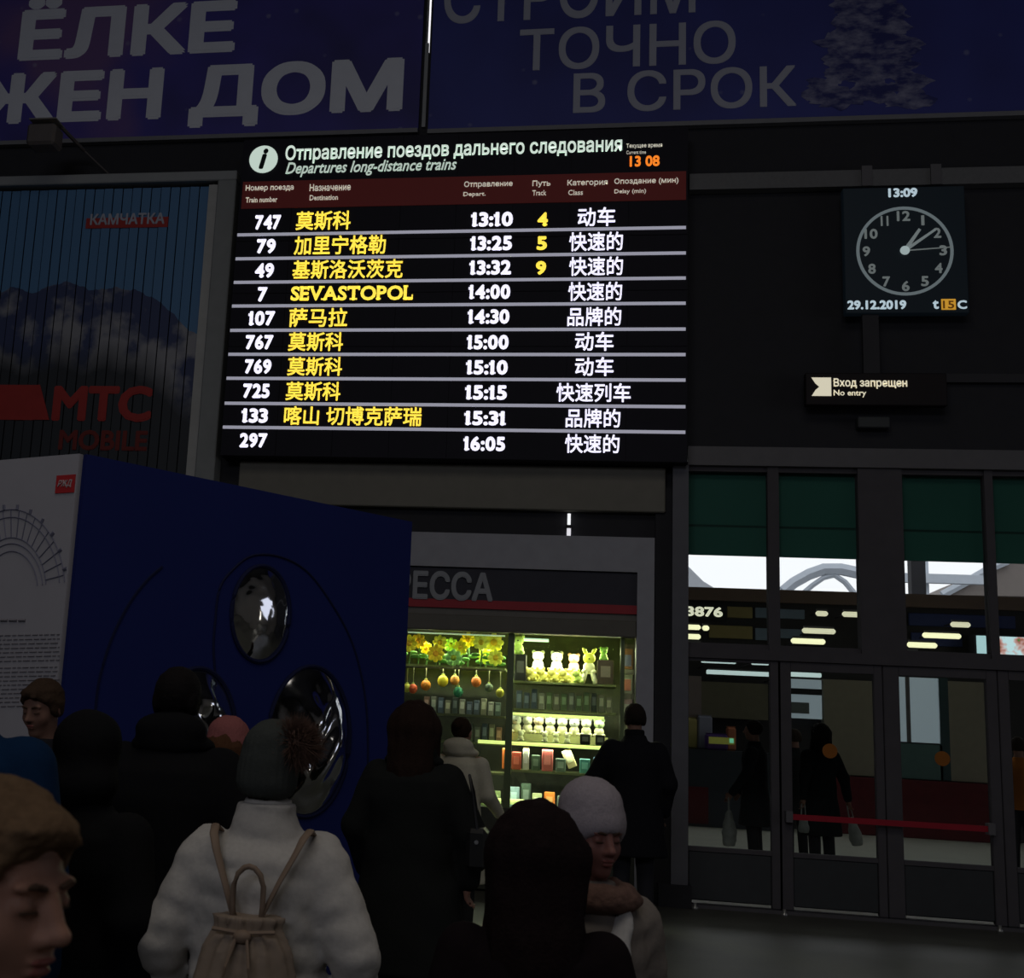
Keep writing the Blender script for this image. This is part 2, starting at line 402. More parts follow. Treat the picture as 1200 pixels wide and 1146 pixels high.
# ------------------------------------------------------------------ shell
zt = 11.0; XL, XR, YB = -10., 12.4, -14.
FLOOR = mat('dark_polished_granite', (.075, .074, .062), .45, scale=3, var=.3)
struct(B('floor', FLOOR, XL, XR, YB, D+.1, -.1, 0))
struct(B('ceiling', WALL, XL, XR, YB, D+.3, zt, zt+.1))
HPL = mat('hall_plaster', (.30, .28, .25), .8)
struct(B('wall_left', WALL, XL-.1, XL, YB, D, -.1, zt)); struct(B('wall_right', HPL, XR, XR+.1, YB, D+.3, -.1, zt))
struct(B('wall_back', WALL, XL, XR, YB-.1, YB, -.1, zt))
xs0, xs1 = at(500, 20)[0], at(505, 20)[0]
zdo = rect(805, 528, 1200, 549)[3]; zdt = rect(805, 528, 1200, 549)[2]
KX0, KX1 = at(430, 700)[0], at(766, 700)[0]; KZ = rect(480, 628, 765, 634)[3]
zb = rect(280, 540, 780, 597)
xpil = at(806, 750)[0]
WB = MB()
WB.box(XL, xs0, D, D+.2, zb[3], zt); WB.box(xs1, XR, D, D+.2, zdo, zt); WB.box(xs0, xs1, D, D+.2, zb[3], at(503, 62)[2])
WB.box(XL, KX0, D, D+.2, 0, zb[3]); WB.box(KX0, xpil, D, D+.2, KZ, zb[3]+.02)
struct(WB.build('wall_front', BLK))
B_ = struct(B('trim_1', GREY, xs0+.004, xs1-.004, D-.03, D-.002, at(502, 150)[2], at(502, 52)[2]))

# ------------------------------------------------------------------ banners
def banner(x0, x1, zbot, label, m, name='advertising_banner'):
    t = thing(name, label, 'banner', ((x0+x1)/2, D, zbot)); t.location = (0, 0, 0)
    B('banner_sheet', m, x0, x1, D-.05, D-.01, zbot, 10.6, t)
    B('bottom_rail', mat('rail_grey', (.20, .20, .21), .5), x0, x1, D-.09, D-.01, zbot-.05, zbot, t)
    return t
BM1 = banner_mat('banner_print_left', (.035, .030, .15), (.06, .048, .30), (.17, .09, .26))
BM2 = banner_mat('banner_print_right', (.030, .034, .19), (.042, .052, .28), (.07, .075, .16))
zban = at(140, 165)[2]
b1 = banner(-9.4, xs0-.03, zban, 'navy banner on the left with huge pale Cyrillic words ЁЛКЕ and ЖЕН ДОМ', BM1)
ptext('lettering', 'ЁЛКЕ', 25, -9, 277, 66, D-.05, LTXT, b1, bold=.045)
ptext('lettering', 'ЖЕН ДОМ', -27, 77, 472, 150, D-.05, LTXT, b1, bold=.045)
b2 = banner(xs1+.03, 11.5, at(1000, 140.5)[2], 'navy banner on the right reading СТРОИМ ТОЧНО В СРОК beside a snowy fir', BM2)
ptext('lettering', 'СТРОИМ', 521, -38, 815, 22, D-.05, LTX2, b2, bold=.016)
ptext('lettering', 'ТОЧНО', 609, 29, 862, 79, D-.05, LTX2, b2, bold=.016)
ptext('lettering', 'В СРОК', 672, 81, 933, 129, D-.05, LTX2, b2, bold=.016)
# printed snowy fir
FIR = bpy.data.materials.new('printed_snowy_fir'); FIR.use_nodes = True; nt = FIR.node_tree
g = nt.nodes.new('ShaderNodeNewGeometry'); n = nt.nodes.new('ShaderNodeTexNoise'); n.inputs['Scale'].default_value = 6.5; n.inputs['Detail'].default_value = 6; n.inputs['Roughness'].default_value = .6
mp = nt.nodes.new('ShaderNodeMapping'); mp.inputs['Scale'].default_value = (.7, 1, 1.5)
nt.links.new(g.outputs['Position'], mp.inputs[0]); nt.links.new(mp.outputs[0], n.inputs['Vector'])
cr = nt.nodes.new('ShaderNodeValToRGB'); e = cr.color_ramp.elements; e[0].position = .42; e[0].color = (.022, .026, .15, 1); e[1].position = .68; e[1].color = (.26, .26, .38, 1)
nt.links.new(n.outputs[0], cr.inputs[0]); nt.links.new(cr.outputs[0], nt.nodes['Principled BSDF'].inputs['Base Color']); nt.nodes['Principled BSDF'].inputs['Roughness'].default_value = .7
fm = MB(); rng = random.Random(3)
for i in range(260):                       # jagged boughs, layer over layer, widening downwards
    f_ = rng.random(); py_ = -45+162*f_; hw = 14+52*f_*(1.0-.25*math.sin(f_*20)); u = rng.uniform(-1, 1); px_ = 1018+u*hw
    p = at(px_, py_+abs(u)*12-4, D-.052); r = .06+.07*rng.random(); n_ = 11
    poly = [(p[0]+r*1.5*math.cos(6.283*k/n_)*rng.uniform(.45, 1.2), p[2]+r*.75*math.sin(6.283*k/n_)*rng.uniform(.45, 1.2)-abs(math.cos(6.283*k/n_))*r*.3) for k in range(n_)]
    dy = D-.0505-.00002*i
    fm.add([(a, dy, b) for a, b in poly], [tuple(range(n_))])
fm.build('fir_print', FIR, b2)

# clip-on spotlight in front of the left banner
YS = D-.75
sl = thing('spotlight', 'small boxy floodlight on a thin bent arm below the left banner', 'lamp', (0, 0, 0))
x0, x1, z0, z1 = rect(37, 150, 70, 175, YS)
DM = mat('dull_lamp_housing', (.12, .105, .10), .6)
MB().box(x0, x1, YS-.14, YS+.1, z0, z1, .03).build('housing', DM, sl)
B('visor', mat('lamp_visor', (.2, .19, .18), .5), x0+.05, x1+.03, YS-.2, YS+.05, z1, z1+.015, sl)
p1 = at(72, 149, YS); p2 = at(98, 176, D-.3); p3 = at(136, 212, D-.02)
MB().tube([((x0+x1)/2, YS, z1), (p1[0], YS, p1[2]+.02), tuple(p1), tuple(p2)], .022, 6).build('arm', DM, sl)
MB().tube([tuple(p2), tuple(p3)], .010, 6).build('cable', DM, sl)

# ------------------------------------------------------------------ departure board
YD = D-.30
db = thing('departure_board', 'large lit LED departure board listing ten trains in white and yellow', 'sign')
x0, x1, z0, z1 = rect(283, 156, 806, 538, YD); x0 = at(272, 345, YD)[0]
bx0, bx1, bz0, bz1 = x0, x1, z0, z1
B('casing', mat('led_board_black', (.026, .025, .032), .6, var=.05, spec=.1), x0, x1, YD+.012, D-.002, z0, z1, db, .0)
# LED modules: a grid of dark panels with fine seams, each a part
nx_, nz_ = 8, 6; pm = mat('led_module', (.020, .019, .026), .6, var=.1, spec=.1); me0 = None
for i in range(nx_):
    for j in range(nz_):
        if me0 is None:
            o = B('led_module', pm, 0, (x1-x0)/nx_-.006, 0, .014, 0, (z1-z0)/nz_-.006, db); me0 = o
        else:
            o = me0.copy(); COL.objects.link(o); o.parent = db
        o.location = (x0+.003+(x1-x0)/nx_*i, YD, z0+.003+(z1-z0)/nz_*j)
YT = YD-.001
ic = at(309, 187, YT)
m = MB(); m.lathe([(.001, 0), (.158, 0), (.158, .01), (.001, .01)], (ic[0], YT-.012, ic[2]), 32, 'y'); m.build('info_disc', mat('led_disc', (.75, .9, .8), emit=.55, ecol=(.82, 1.0, .88), var=0), db)
text('info_letter', 'i', (ic[0]-.045, ic[0]+.05, ic[2]-.115, ic[2]+.12), YT-.014, mat('black_print', (.01, .02, .02), .6), db, bold=.04, slant=.25)
ptext('title_text', 'Отправление поездов дальнего следования', 335, 165, 729, 187, YT, LEDG, db, bold=.020)
ptext('subtitle_text', 'Departures long-distance trains', 335, 188, 535, 205.5, YT, mat('led_dim_text', (.6, .8, .7), emit=.42, ecol=(.85, 1, .88), var=0), db, bold=.014, slant=.3)
ptext('small_text', 'Текущее время', 734, 168, 776, 174, YT, LEDS, db, bold=.01)
ptext('small_text', 'Current time', 734, 176.5, 757, 180.5, YT, LEDS, db)
ptext('clock_text', '13 08', 738, 182.5, 773, 195, YT, LEDO, db, bold=.03)
zr = rect(284, 207.2, 804, 239.6, YT)
tag(B('heading_band', mat('led_dark_red', (.12, .02, .02), emit=.016, ecol=(1, .12, .10), var=0), x0+.03, x1-.02, YT-.008, YT, zr[2], zr[3], db), 'dark red heading band')
YH = YT-.009
for s, a, b, y in (('Номер поезда', 288, 344, 221), ('Назначение', 363, 411, 220), ('Отправление', 544, 600.7, 216.7), ('Путь', 624, 645, 216), ('Категория', 665, 712, 215), ('Опоздание (мин)', 720, 795, 213)):
    ptext('heading_text', s, a, y-4.5, b, y+3.5, YH, LEDS, db, bold=.012)
for s, a, b, y in (('Train number', 288, 325, 234), ('Destination', 363, 396, 231.5), ('Depart.', 543, 569, 228), ('Track', 624, 640, 226), ('Class', 666, 683, 225.6), ('Delay (min)', 720, 757, 224.6)):
    ptext('heading_text', s, a, y-3, b, y+3, YH, LEDS, db, bold=.006)
rows = [('747', 299, 329, '莫斯科', 347, 411, '13:10', '4', '动车', 677, 721), ('79', 301, 323, '加里宁格勒', 345, 452, '13:25', '5', '快速的', 667, 730),
        ('49', 299, 321, '基斯洛沃茨克', 343, 472, '13:32', '9', '快速的', 667, 730), ('7', 302, 313, 'SEVASTOPOL', 341, 484, '14:00', '', '快速的', 666, 729),
        ('107', 291, 322, '萨马拉', 339, 407, '14:30', '', '品牌的', 665, 728), ('767', 288, 320, '莫斯科', 338, 402, '15:00', '', '动车', 674, 719),
        ('769', 287, 318, '莫斯科', 337, 401, '15:10', '', '动车', 674, 719), ('725', 285, 316, '莫斯科', 335, 399, '15:15', '', '快速列车', 652, 739),
        ('133', 283, 314, '喀山 切博克萨瑞', 333, 494, '15:31', '', '品牌的', 663, 727), ('297', 281, 313, '', 0, 0, '16:05', '', '快速的', 662, 726)]
yn = [260.5, 288.5, 317, 345, 373, 401, 429.5, 458, 487, 516]; yt_ = [257, 285, 313.5, 342, 371, 401, 430.5, 460, 490, 520]; yk = [254, 283, 312, 341.5, 371, 400, 429.5, 460, 490, 520]
yd_ = [258.5, 287, 315.5, 343.5, 372, 400.5, 429.5, 458.5, 487.5, 0]
for i, rw in enumerate(rows):
    ptext('train_number_text', rw[0], rw[1], yn[i]-8.5, rw[2], yn[i]+8.5, YT, LEDW, db, bold=.045, serif=True)
    if rw[3]:
        h = 8.5 if i == 3 else 11
        ptext('destination_text', rw[3], rw[4], yd_[i]-h, rw[5], yd_[i]+h, YT, LEDY, db, bold=.03 if i == 3 else .016, serif=(i == 3))
    ptext('departure_time_text', rw[6], 552-i, yt_[i]-8.5, 601-i, yt_[i]+8.5, YT, LEDW, db, bold=.045, serif=True)
    if rw[7]: ptext('track_number_text', rw[7], 630-i, (257, 285, 314)[i]-8, 642-i, (257, 285, 314)[i]+8, YT, LEDY, db, bold=.045, serif=True)
    ptext('train_type_text', rw[8], rw[9], yk[i]-11, rw[10], yk[i]+11, YT, LEDW, db, bold=.016)
for y in (266.7, 296.5, 325.9, 355.4, 385.7, 415.6, 445.5, 476.7, 506.6):
    z = at(804, y, YT)[2]; B('row_line', LEDL, x0+.01, x1-.02, YT-.006, YT, z-.0165, z+.0165, db)

# ------------------------------------------------------------------ billboard with rotating slats
YM = D-.16
bb = thing('slatted_billboard', 'tall billboard of vertical slats showing a snowy mountain above red letters MTC MOBILE', 'billboard')
zf1 = at(200, 205, YM)[2]; zf0 = at(200, 216, YM)[2]; zbt = at(235, 640, YM)[2]
xa, xb, xc = at(245.6, 221, YM)[0], at(257, 221, YM)[0], at(277, 221, YM)[0]
x0b = at(245.6, 400, YM)[0]
xa = (at(245.6, 221, YM)[0]+at(219, 557, YM)[0])/2; xb = (at(257, 221, YM)[0]+at(231, 557, YM)[0])/2; xc = (at(277, 221, YM)[0]+at(255, 557, YM)[0])/2
xl = at(-60, 400, YM)[0]
B('top_rail', GREY, xl, xc, YM-.08, D-.005, zf0, zf1, bb, .01)
B('inner_post', mat('pale_metal_strip', (.42, .42, .40), .5), xa, xb, YM-.03, YM+.06, zbt, zf0-.03, bb)
B('outer_post', mat('mid_grey_post', (.24, .25, .245), .5), xb, xc, YM-.08, D-.005, zbt, zf0, bb, .01)
B('backing', BLK, xl, xa, D-.04, D-.005, zbt, zf0, bb)
MT = bpy.data.materials.new('mountain_print'); MT.use_nodes = True; nt = MT.node_tree; bs = nt.nodes['Principled BSDF']; bs.inputs['Roughness'].default_value = .6
def N(t, **k):
    n = nt.nodes.new(t)
    for a, b in k.items(): setattr(n, a, b)
    return n
g = N('ShaderNodeNewGeometry'); sep = N('ShaderNodeSeparateXYZ'); nt.links.new(g.outputs['Position'], sep.inputs[0])
cmb = N('ShaderNodeCombineXYZ'); nt.links.new(sep.outputs['X'], cmb.inputs[0])
n1 = N('ShaderNodeTexNoise'); n1.inputs['Scale'].default_value = 1.3; n1.inputs['Detail'].default_value = 5; nt.links.new(cmb.outputs[0], n1.inputs['Vector'])
def MATH(op, a, b, c=None):
    n = N('ShaderNodeMath', operation=op)
    for i, v in enumerate((a, b, c)):
        if v is None: continue
        if isinstance(v, (int, float)): n.inputs[i].default_value = v
        else: nt.links.new(v, n.inputs[i])
    return n.outputs[0]
xr = at(240, 370, YM)[0]; zridge = at(100, 338, YM)[2]; zright = at(236, 385, YM)[2]
# ridge line: level on the left, falling to the right
fall = MATH('MULTIPLY', MATH('MAXIMUM', MATH('SUBTRACT', sep.outputs['X'], at(160, 350, YM)[0]), 0.), (zridge-zright)/(xr-at(160, 350, YM)[0]))
ridge = MATH('SUBTRACT', MATH('ADD', MATH('MULTIPLY', MATH('SUBTRACT', n1.outputs[0], .5), .8), zridge), fall)
dz = MATH('SUBTRACT', ridge, sep.outputs['Z'])       # depth below the ridge
n2 = N('ShaderNodeTexNoise'); n2.inputs['Scale'].default_value = 2.2; n2.inputs['Detail'].default_value = 6; nt.links.new(g.outputs['Position'], n2.inputs['Vector'])
snow = N('ShaderNodeValToRGB'); e = snow.color_ramp.elements; e[0].position = .44; e[0].color = (.035, .05, .13, 1); e[1].position = .56; e[1].color = (.27, .27, .29, 1); nt.links.new(n2.outputs[0], snow.inputs[0])
fade = N('ShaderNodeMapRange'); fade.inputs[1].default_value = .75; fade.inputs[2].default_value = 1.15; nt.links.new(MATH('ADD', dz, MATH('MULTIPLY', n2.outputs[0], .3)), fade.inputs[0])
mx1 = N('ShaderNodeMix', data_type='RGBA'); nt.links.new(fade.outputs[0], mx1.inputs[0]); nt.links.new(snow.outputs[0], mx1.inputs[6]); mx1.inputs[7].default_value = (.020, .024, .030, 1)
isk = MATH('GREATER_THAN', dz, 0.)
mx2 = N('ShaderNodeMix', data_type='RGBA'); nt.links.new(isk, mx2.inputs[0]); mx2.inputs[6].default_value = (.075, .19, .36, 1); nt.links.new(mx1.outputs[2], mx2.inputs[7])
nt.links.new(mx2.outputs[2], bs.inputs['Base Color'])
ns = 26; ws = (xa-xl)/ns
# three-sided rotating prism
prism = MB(); q = ws-.010; prism.add([(0, 0, 0), (q, 0, 0), (q/2, .07, 0), (0, 0, 1), (q, 0, 1), (q/2, .07, 1)], [(0, 1, 4, 3), (1, 2, 5, 4), (2, 0, 3, 5), (0, 2, 1), (3, 4, 5)])
p0 = prism.build('slat', MT, bb); p0.location = (xl, YM, zbt); p0.scale = (1, 1, zf0-.035-zbt)
for i in range(1, ns):
    o = p0.copy(); COL.objects.link(o); o.parent = bb; o.location.x = xl+ws*i; o.location.y = YM+.004*((i*7) % 3)
YL = YM-.001
RL = mat('red_lettering', (.36, .035, .03), .6)
ptext('lettering', 'MTC', 62, 452, 178, 494, YL, RL, bb, bold=.04)
zz = rect(-30, 451, 42, 492, YL); tag(B('logo_block', RL, zz[0], zz[1], YL-.006, YL, zz[2], zz[3], bb), 'red logo block')
zz2 = rect(42, 451, 60, 492, YL); MB().prism([(zz2[0], zz2[3]), (zz2[0]+.03, zz2[3]), (zz2[1], zz2[2]), (zz2[0], zz2[2])], YL-.006, YL).build('logo_block', RL, bb)
ptext('lettering', 'MOBILE', 69, 504, 173, 528, YL, mat('dim_red_lettering', (.17, .025, .02), .6), bb, bold=.035)
tag(B('caption_strip', RL, *rect(101, 255, 197, 267, YL)[:2], YL-.004, YL, *rect(101, 255, 197, 267, YL)[2:], bb), 'red caption strip')
ptext('caption_text', 'КАМЧАТКА', 106, 250, 193, 263, YL-.005, LTX2, bb, bold=.03)

# ------------------------------------------------------------------ right upper wall: beam, clock, entry sign
zz = rect(812, 199, 1200, 218, D-.12)
struct(B('trim_2', mat('beam_grey', (.155, .155, .155), .7, scale=30), bx1+.03, XR, D-.12, D-.002, zz[2], zz[3]))
for px_ in (1012, 1092):
    x_ = at(px_, 205)[0]; struct(B('trim_3', DGREY, x_-.05, x_+.05, D-.15, D-.121, zz[2]-.01, zz[3]+.03))
zz = rect(1080, 438, 1240, 448, D-.06); struct(B('trim_4', WALL, zz[0], zz[1]+1, D-.06, D-.002, zz[2], zz[3]))
YC = D-.22
ck = thing('clock_display', 'square LED clock screen with round dial, date and temperature on the dark wall', 'clock')
zz = rect(989, 219, 1133, 367, YC); x0, x1, z0, z1 = zz
B('screen', mat('clock_screen', (.014, .020, .026), .5, emit=.004, ecol=(.3, .55, .8), var=0), x0, x1, YC, YC+.1, z0, z1, ck, .008)
B('bracket', DGREY, (x0+x1)/2-.12, (x0+x1)/2+.12, YC+.1, D-.002, z0+.3, z1-.3, ck)
LC = mat('clock_ring_glow', (.3, .35, .37), emit=.105, ecol=(.72, .90, .95), var=0); LN = mat('clock_numeral_glow', (.3, .34, .35), emit=.10, ecol=(.8, .92, .9), var=0)
cc = at(1060, 294, YC); rr = (at(1117, 294, YC)[0]-at(1003, 294, YC)[0])/2; rz_ = (at(1060, 242, YC)[2]-at(1060, 346, YC)[2])/2
n = 64; ring = MB(); vs = []
for k in range(n):
    t = 2*math.pi*k/n
    for (f_, y) in ((1, YC-.006), (.935, YC-.006), (.935, YC), (1, YC)): vs.append((cc[0]+rr*f_*math.cos(t), y, cc[2]+rz_*f_*math.sin(t)))
fs = []
for k in range(n):
    k2 = (k+1) % n
    for j in range(4): fs.append((4*k+j, 4*k+(j+1) % 4, 4*k2+(j+1) % 4, 4*k2+j))
dring = ring.add(vs, fs).build('dial_ring', LC, ck)
for h in range(1, 13):
    t = R(90-30*h); px_, pz_ = cc[0]+rr*.79*math.cos(t), cc[2]+rz_*.79*math.sin(t); wd = {1: .014, 11: .036}.get(h, .035 if h < 10 else .062)
    text('numeral', str(h), (px_-wd, px_+wd, pz_-.052, pz_+.052), YC, LN, dring, bold=.03)
def hand(name, ang, ln, wd, m):
    t = R(90-ang); ca, sa = math.cos(t), math.sin(t); pr = []
    for u, v in ((-.05, -wd), (ln, -wd*.7), (ln, wd*.7), (-.05, wd)): pr.append((cc[0]+u*ca*rr-v*sa, cc[2]+u*sa*rz_+v*ca))
    MB().prism(pr, YC-.012, YC-.004).build(name, m, ck)
LH = mat('clock_hand_glow', (.3, .34, .35), emit=.13, ecol=(.8, .95, .95), var=0)
hand('hour_hand', 34, .58, .020, LH); hand('minute_hand', 54, .80, .016, LH); hand('second_hand', 86, .98, .006, LN)
MB().lathe([(.001, 0), (.045, 0), (.045, .01), (.001, .01)], (cc[0], YC-.02, cc[2]), 16, 'y').build('hub', mat('hub_glow', (.5, .6, .6), emit=.32, ecol=(.8, 1, 1), var=0), ck)
LT = mat('clock_text_glow', (.5, .6, .65), emit=.5, ecol=(.72, .90, 1.0), var=0)
ptext('time_text', '13:09', 1041, 220.5, 1075, 231, YC, LT, ck, bold=.04)
ptext('date_text', '29.12.2019', 993, 352, 1062, 362.5, YC, LT, ck, bold=.04)
ptext('temperature_text', 't', 1093, 352, 1100, 362, YC, LT, ck, bold=.03); ptext('temperature_text', 'C', 1122, 352, 1133, 362, YC, LT, ck, bold=.03)
q = rect(1103, 350.5, 1120, 363, YC); B('temperature_field', LEDO if 0 else mat('amber_field', (.9, .5, .05), emit=.42, ecol=(1, .50, .05), var=0), q[0], q[1], YC-.005, YC, q[2], q[3], ck)
ptext('temperature_text', '15', 1105, 352.5, 1118, 361.5, YC-.006, mat('brown_digits', (.2, .08, .01), emit=.06, ecol=(1, .4, .05), var=0), ck, bold=.02)
YE = D-.22
es = thing('entry_sign', 'small lit no entry sign with white door symbol below the clock', 'sign')
zz = rect(944, 437, 1110, 475, YE); B('casing', mat('sign_black', (.014, .010, .011), .6), zz[0], zz[1], YE, YE+.09, zz[2], zz[3], es, .008)
B('hanger', WALL, zz[0]+.55, zz[0]+.70, YE+.03, YE+.08, zz[3], at(1030, 366, YE)[2], es)
LE = mat('sign_cream_glow', (.9, .85, .7), emit=.55, ecol=(1, .93, .70), var=0)
q = rect(951, 442.5, 974, 464, YE); cxm = (q[0]+q[1])/2; czm = (q[2]+q[3])/2; w_ = (q[1]-q[0])/2; h_ = (q[3]-q[2])/2
MB().prism([(cxm-w_, czm+h_), (cxm+w_, czm+h_), (cxm+w_, czm-h_), (cxm-w_, czm-h_), (cxm-w_*.6, czm-h_*.35), (cxm-.2*w_, czm), (cxm-w_*.6, czm+h_*.35)], YE-.006, YE).build('door_symbol', LE, es)
ptext('lettering', 'Вход запрещен', 977, 443.5, 1063, 455.5, YE, LE, es, bold=.02); ptext('lettering', 'No entry', 977, 457, 1015, 465.5, YE, LE, es, bold=.01)
zz = rect(1008, 485, 1046, 498, YE)
jb = B('junction_box', mat('junction_grey', (.055, .06, .06), .6), zz[0], zz[1], D-.12, D-.002, zz[2], zz[3], None, .01); tag(jb, 'small grey junction box on the black wall under the no entry sign', 'box')

# ------------------------------------------------------------------ wall between board and kiosk
q = zb
o = B('roller_shutter_box', BEIGE, at(282, 570)[0], at(779, 570)[0], D-.10, D-.002, q[2], min(q[3]-.02, bz0-.01), None, .01)
tag(o, 'long plain beige shutter box under the departure board', 'shutter box')
vl = thing('gap_light', 'short bright vertical slit of light in the dark gap above the kiosk', 'lamp')  # glowing tube added to imitate a bright slit of light
p = at(667, 603); p2 = at(666.5, 634)
MB().tube([(p[0], D-.05, p[2]), (p[0], D-.05, p2[2]+.15)], .016, 8).build('slit_tube', mat('tube_glow', (1, 1, 1), emit=.9, ecol=(.95, .97, 1), var=0), vl)
MB().tube([(p[0], D-.05, p2[2]+.12), (p[0], D-.05, p2[2]+.02)], .02, 8).build('slit_tube', mat('tube_glow2', (1, 1, 1), emit=.7, ecol=(.95, .93, 1), var=0), vl)
B('slit_base', BLK, p[0]-.03, p[0]+.03, D-.09, D-.003, p2[2]+.12, p2[2]+.15, vl)
# pillar and door posts
pl0, pl1 = at(786, 800)[0], at(805, 800)[0]; pz = at(790, 548)[2]
struct(B('trim_5', mat('pillar_grey', (.125, .125, .14), .6), pl0, pl1, D-.14, D+.15, .20, pz))
struct(B('trim_6', BLK, KX1+.01, pl0, D-.06, D+.15, 0, KZ+.5))
struct(B('baseboard_front', BLK, KX1+.05, pl1+.03, D-.20, D+.15, 0, .20))

# ------------------------------------------------------------------ kiosk
kk = thing('press_kiosk', 'grey newspaper kiosk with dark ПРЕССА sign and brightly lit window', 'kiosk')
kt = rect(480, 628, 765, 668); ksg = rect(480, 669, 745, 707); jx0, jx1 = at(746, 720)[0], at(766, 720)[0]
zwin1 = at(600, 742)[2]; zwin0 = at(600, 942)[2]
YK = D-.08; DK = 1.0
B('top_fascia', KFR, KX0, jx1, YK, D+.2, kt[2], KZ, kk)
B('side_post', KFR, jx0, jx1, YK, D+.2, .02, kt[2], kk)
B('side_post', KFR, KX0, KX0+.18, YK, D+.2, .02, kt[2], kk)
zs1 = kt[2]-.01; zred1 = at(620, 706)[2]; zred0 = at(620, 716)[2]; zsg = zred1
sgb = B('sign_board', mat('sign_dark', (.045, .045, .058), .7), KX0+.18, jx0, YK+.03, D+.15, zsg, zs1, kk)
tag(B('red_stripe', mat('kiosk_red', (.36, .035, .045), .6), KX0+.18, jx0, YK+.025, D+.15, zred0, zsg, kk), 'red stripe under the sign')
B('soffit_panel', mat('soffit_beige', (.16, .15, .13), .6), KX0+.18, jx0, YK+.05, D+.15, zwin1+.16, zred0, kk)
B('awning_case', mat('awning_dark', (.13, .12, .10), .6), KX0+.18, jx0, YK+.01, D+.12, zwin1, zwin1+.16, kk, .01)
ptext('lettering', 'ПРЕССА', 437, 669, 578, 703, YK+.03, mat('sign_letter_grey', (.30, .31, .33), .6), sgb, bold=.035, thick=.02)
B('lower_panel', mat('kiosk_lower_panel', (.07, .075, .06), .6), KX0+.18, jx0, YK+.03, D+.12, .02, zwin0-.04, kk)
IN = mat('kiosk_interior', (.045, .05, .035), .8, var=.6, scale=9)
kb = MB().box(KX0-.02, jx1, D+DK, D+DK+.04, 0, KZ-.3).box(KX0-.04, KX0, D+.2, D+DK, 0, KZ-.3).box(jx1, jx1+.04, D+.2, D+DK, 0, KZ-.3).box(KX0, jx1, D+.2, D+DK, KZ-.3, KZ-.26)
kb.build('rear_cabinet', IN, kk)
B('kiosk_floor', IN, KX0, jx1, D+.12, D+DK, zwin0-.10, zwin0-.05, kk)
xm = at(597, 830)[0]
B('window_post', mat('window_post_green', (.16, .21, .10), .5), xm-.035, xm+.03, D+.02, D+.07, zwin0-.04, zwin1, kk)
x_r = at(729, 830)[0]
B('window_post', mat('window_post_green', (.16, .21, .10), .5), x_r-.02, x_r+.02, D+.02, D+.07, zwin0-.04, zwin1, kk)
for a, b in ((KX0+.18, xm-.035), (xm+.03, x_r-.02), (x_r+.02, jx0)): B('window_pane', GLASS, a, b, D+.04, D+.048, zwin0-.04, zwin1, kk)
SHF = mat('shelf_board', (.16, .18, .08), .6)
xs_l = KX0+.2
SH = {}
def shelf(key, x0, x1, py, y0=.12, y1=.62, m=SHF, t=.022):
    z = at((x0+x1)/2, py, D+.15)[2]; a = at(x0, py, D+.15)[0]; b = at(x1, py, D+.15)[0]
    B('shelf', m, a, b, D+y0, D+y1, z-t, z, kk); SH[key] = z; return z
shelf('l1', 462, 592, 780); shelf('l3', 462, 592, 836); shelf('l4', 462, 592, 868)
shelf('r1', 602, 722, 800); shelf('r2', 602, 722, 832.5); shelf('r3', 600, 722, 871); shelf('r4', 600, 722, 905); shelf('l5', 562, 592, 905)
GLOWY = mat('shelf_tube_glow', (.9, 1, .4), emit=.85, ecol=(.85, 1, .28), var=0)
def strip(x0, x1, py, r=.016, m=GLOWY, Y=D+.115):
    a, b = at(x0, py, Y), at(x1, py, Y); z = at((x0+x1)/2, py, Y)[2]
    return MB().tube([(a[0], Y, z), (b[0], Y, z)], r, 8).build('light_tube', m, kk)
strip(601, 708, 839, .014); strip(560, 720, 873, .017); strip(565, 587, 938, .026); strip(592, 614, 939.5, .026)
strip(478, 592, 743, .008, mat('pale_tube_glow', (.8, .9, .8), emit=.22, ecol=(.85, 1, .85), var=0))
strip(612, 643, 750, .016, mat('tube_glow3', (.8, 1, .9), emit=.75, ecol=(.75, 1, .80), var=0), D+.30)

# goods
CM = {}
def cm(c, rough=.8):
    k = tuple(round(v, 2) for v in c)
    if k not in CM: CM[k] = mat('goods_%s' % len(CM), c, rough, scale=30, var=.15)
    return CM[k]
def ordinal(i): return ['first', 'second', 'third', 'fourth', 'fifth', 'sixth', 'seventh', 'eighth', 'ninth', 'tenth', 'eleventh', 'twelfth', 'thirteenth', 'fourteenth', 'fifteenth'][i]
WORD = {}
def plush(px_, zbase, r, col, label, Y=D+.22, ears='round', col2=None, group=None):
    x = at(px_, 800, Y)[0]; t = thing('plush_toy', label, 'toy', (x, Y, zbase), 0, group)
    c = cm(col); c2 = cm(col2 or col)
    MB().ell((0, 0, r*.95), (r*.95, r*.75, r*1.0)).build('body', c2, t, True)
    MB().ell((0, -r*.1, r*2.45), (r*.98, r*.8, r*.9)).build('head', c, t, True)
    hd_ = [o_ for o_ in t.children if o_.name.startswith('head')][0]
    for s in (-1, 1):
        if ears == 'long': MB().tube([(s*r*.4, 0, r*3.0), (s*r*.75, 0, r*3.7), (s*r*1.1, 0, r*4.1)], [r*.25, r*.3, r*.12], 8).build('ear', c, t, True)
        else: MB().ell((s*r*.75, 0, r*3.15), (r*.36, r*.2, r*.36), 8, 6).build('ear', c, t, True)
        MB().ell((s*r*.75, -r*.45, r*.35), (r*.42, r*.6, r*.35), 8, 6).build('foot', c2, t, True)
    MB().ell((0, -r*.92, r*2.35), (r*.14, r*.1, r*.1), 6, 5).build('nose', cm((.05, .03, .02)), hd_, True)
    return t
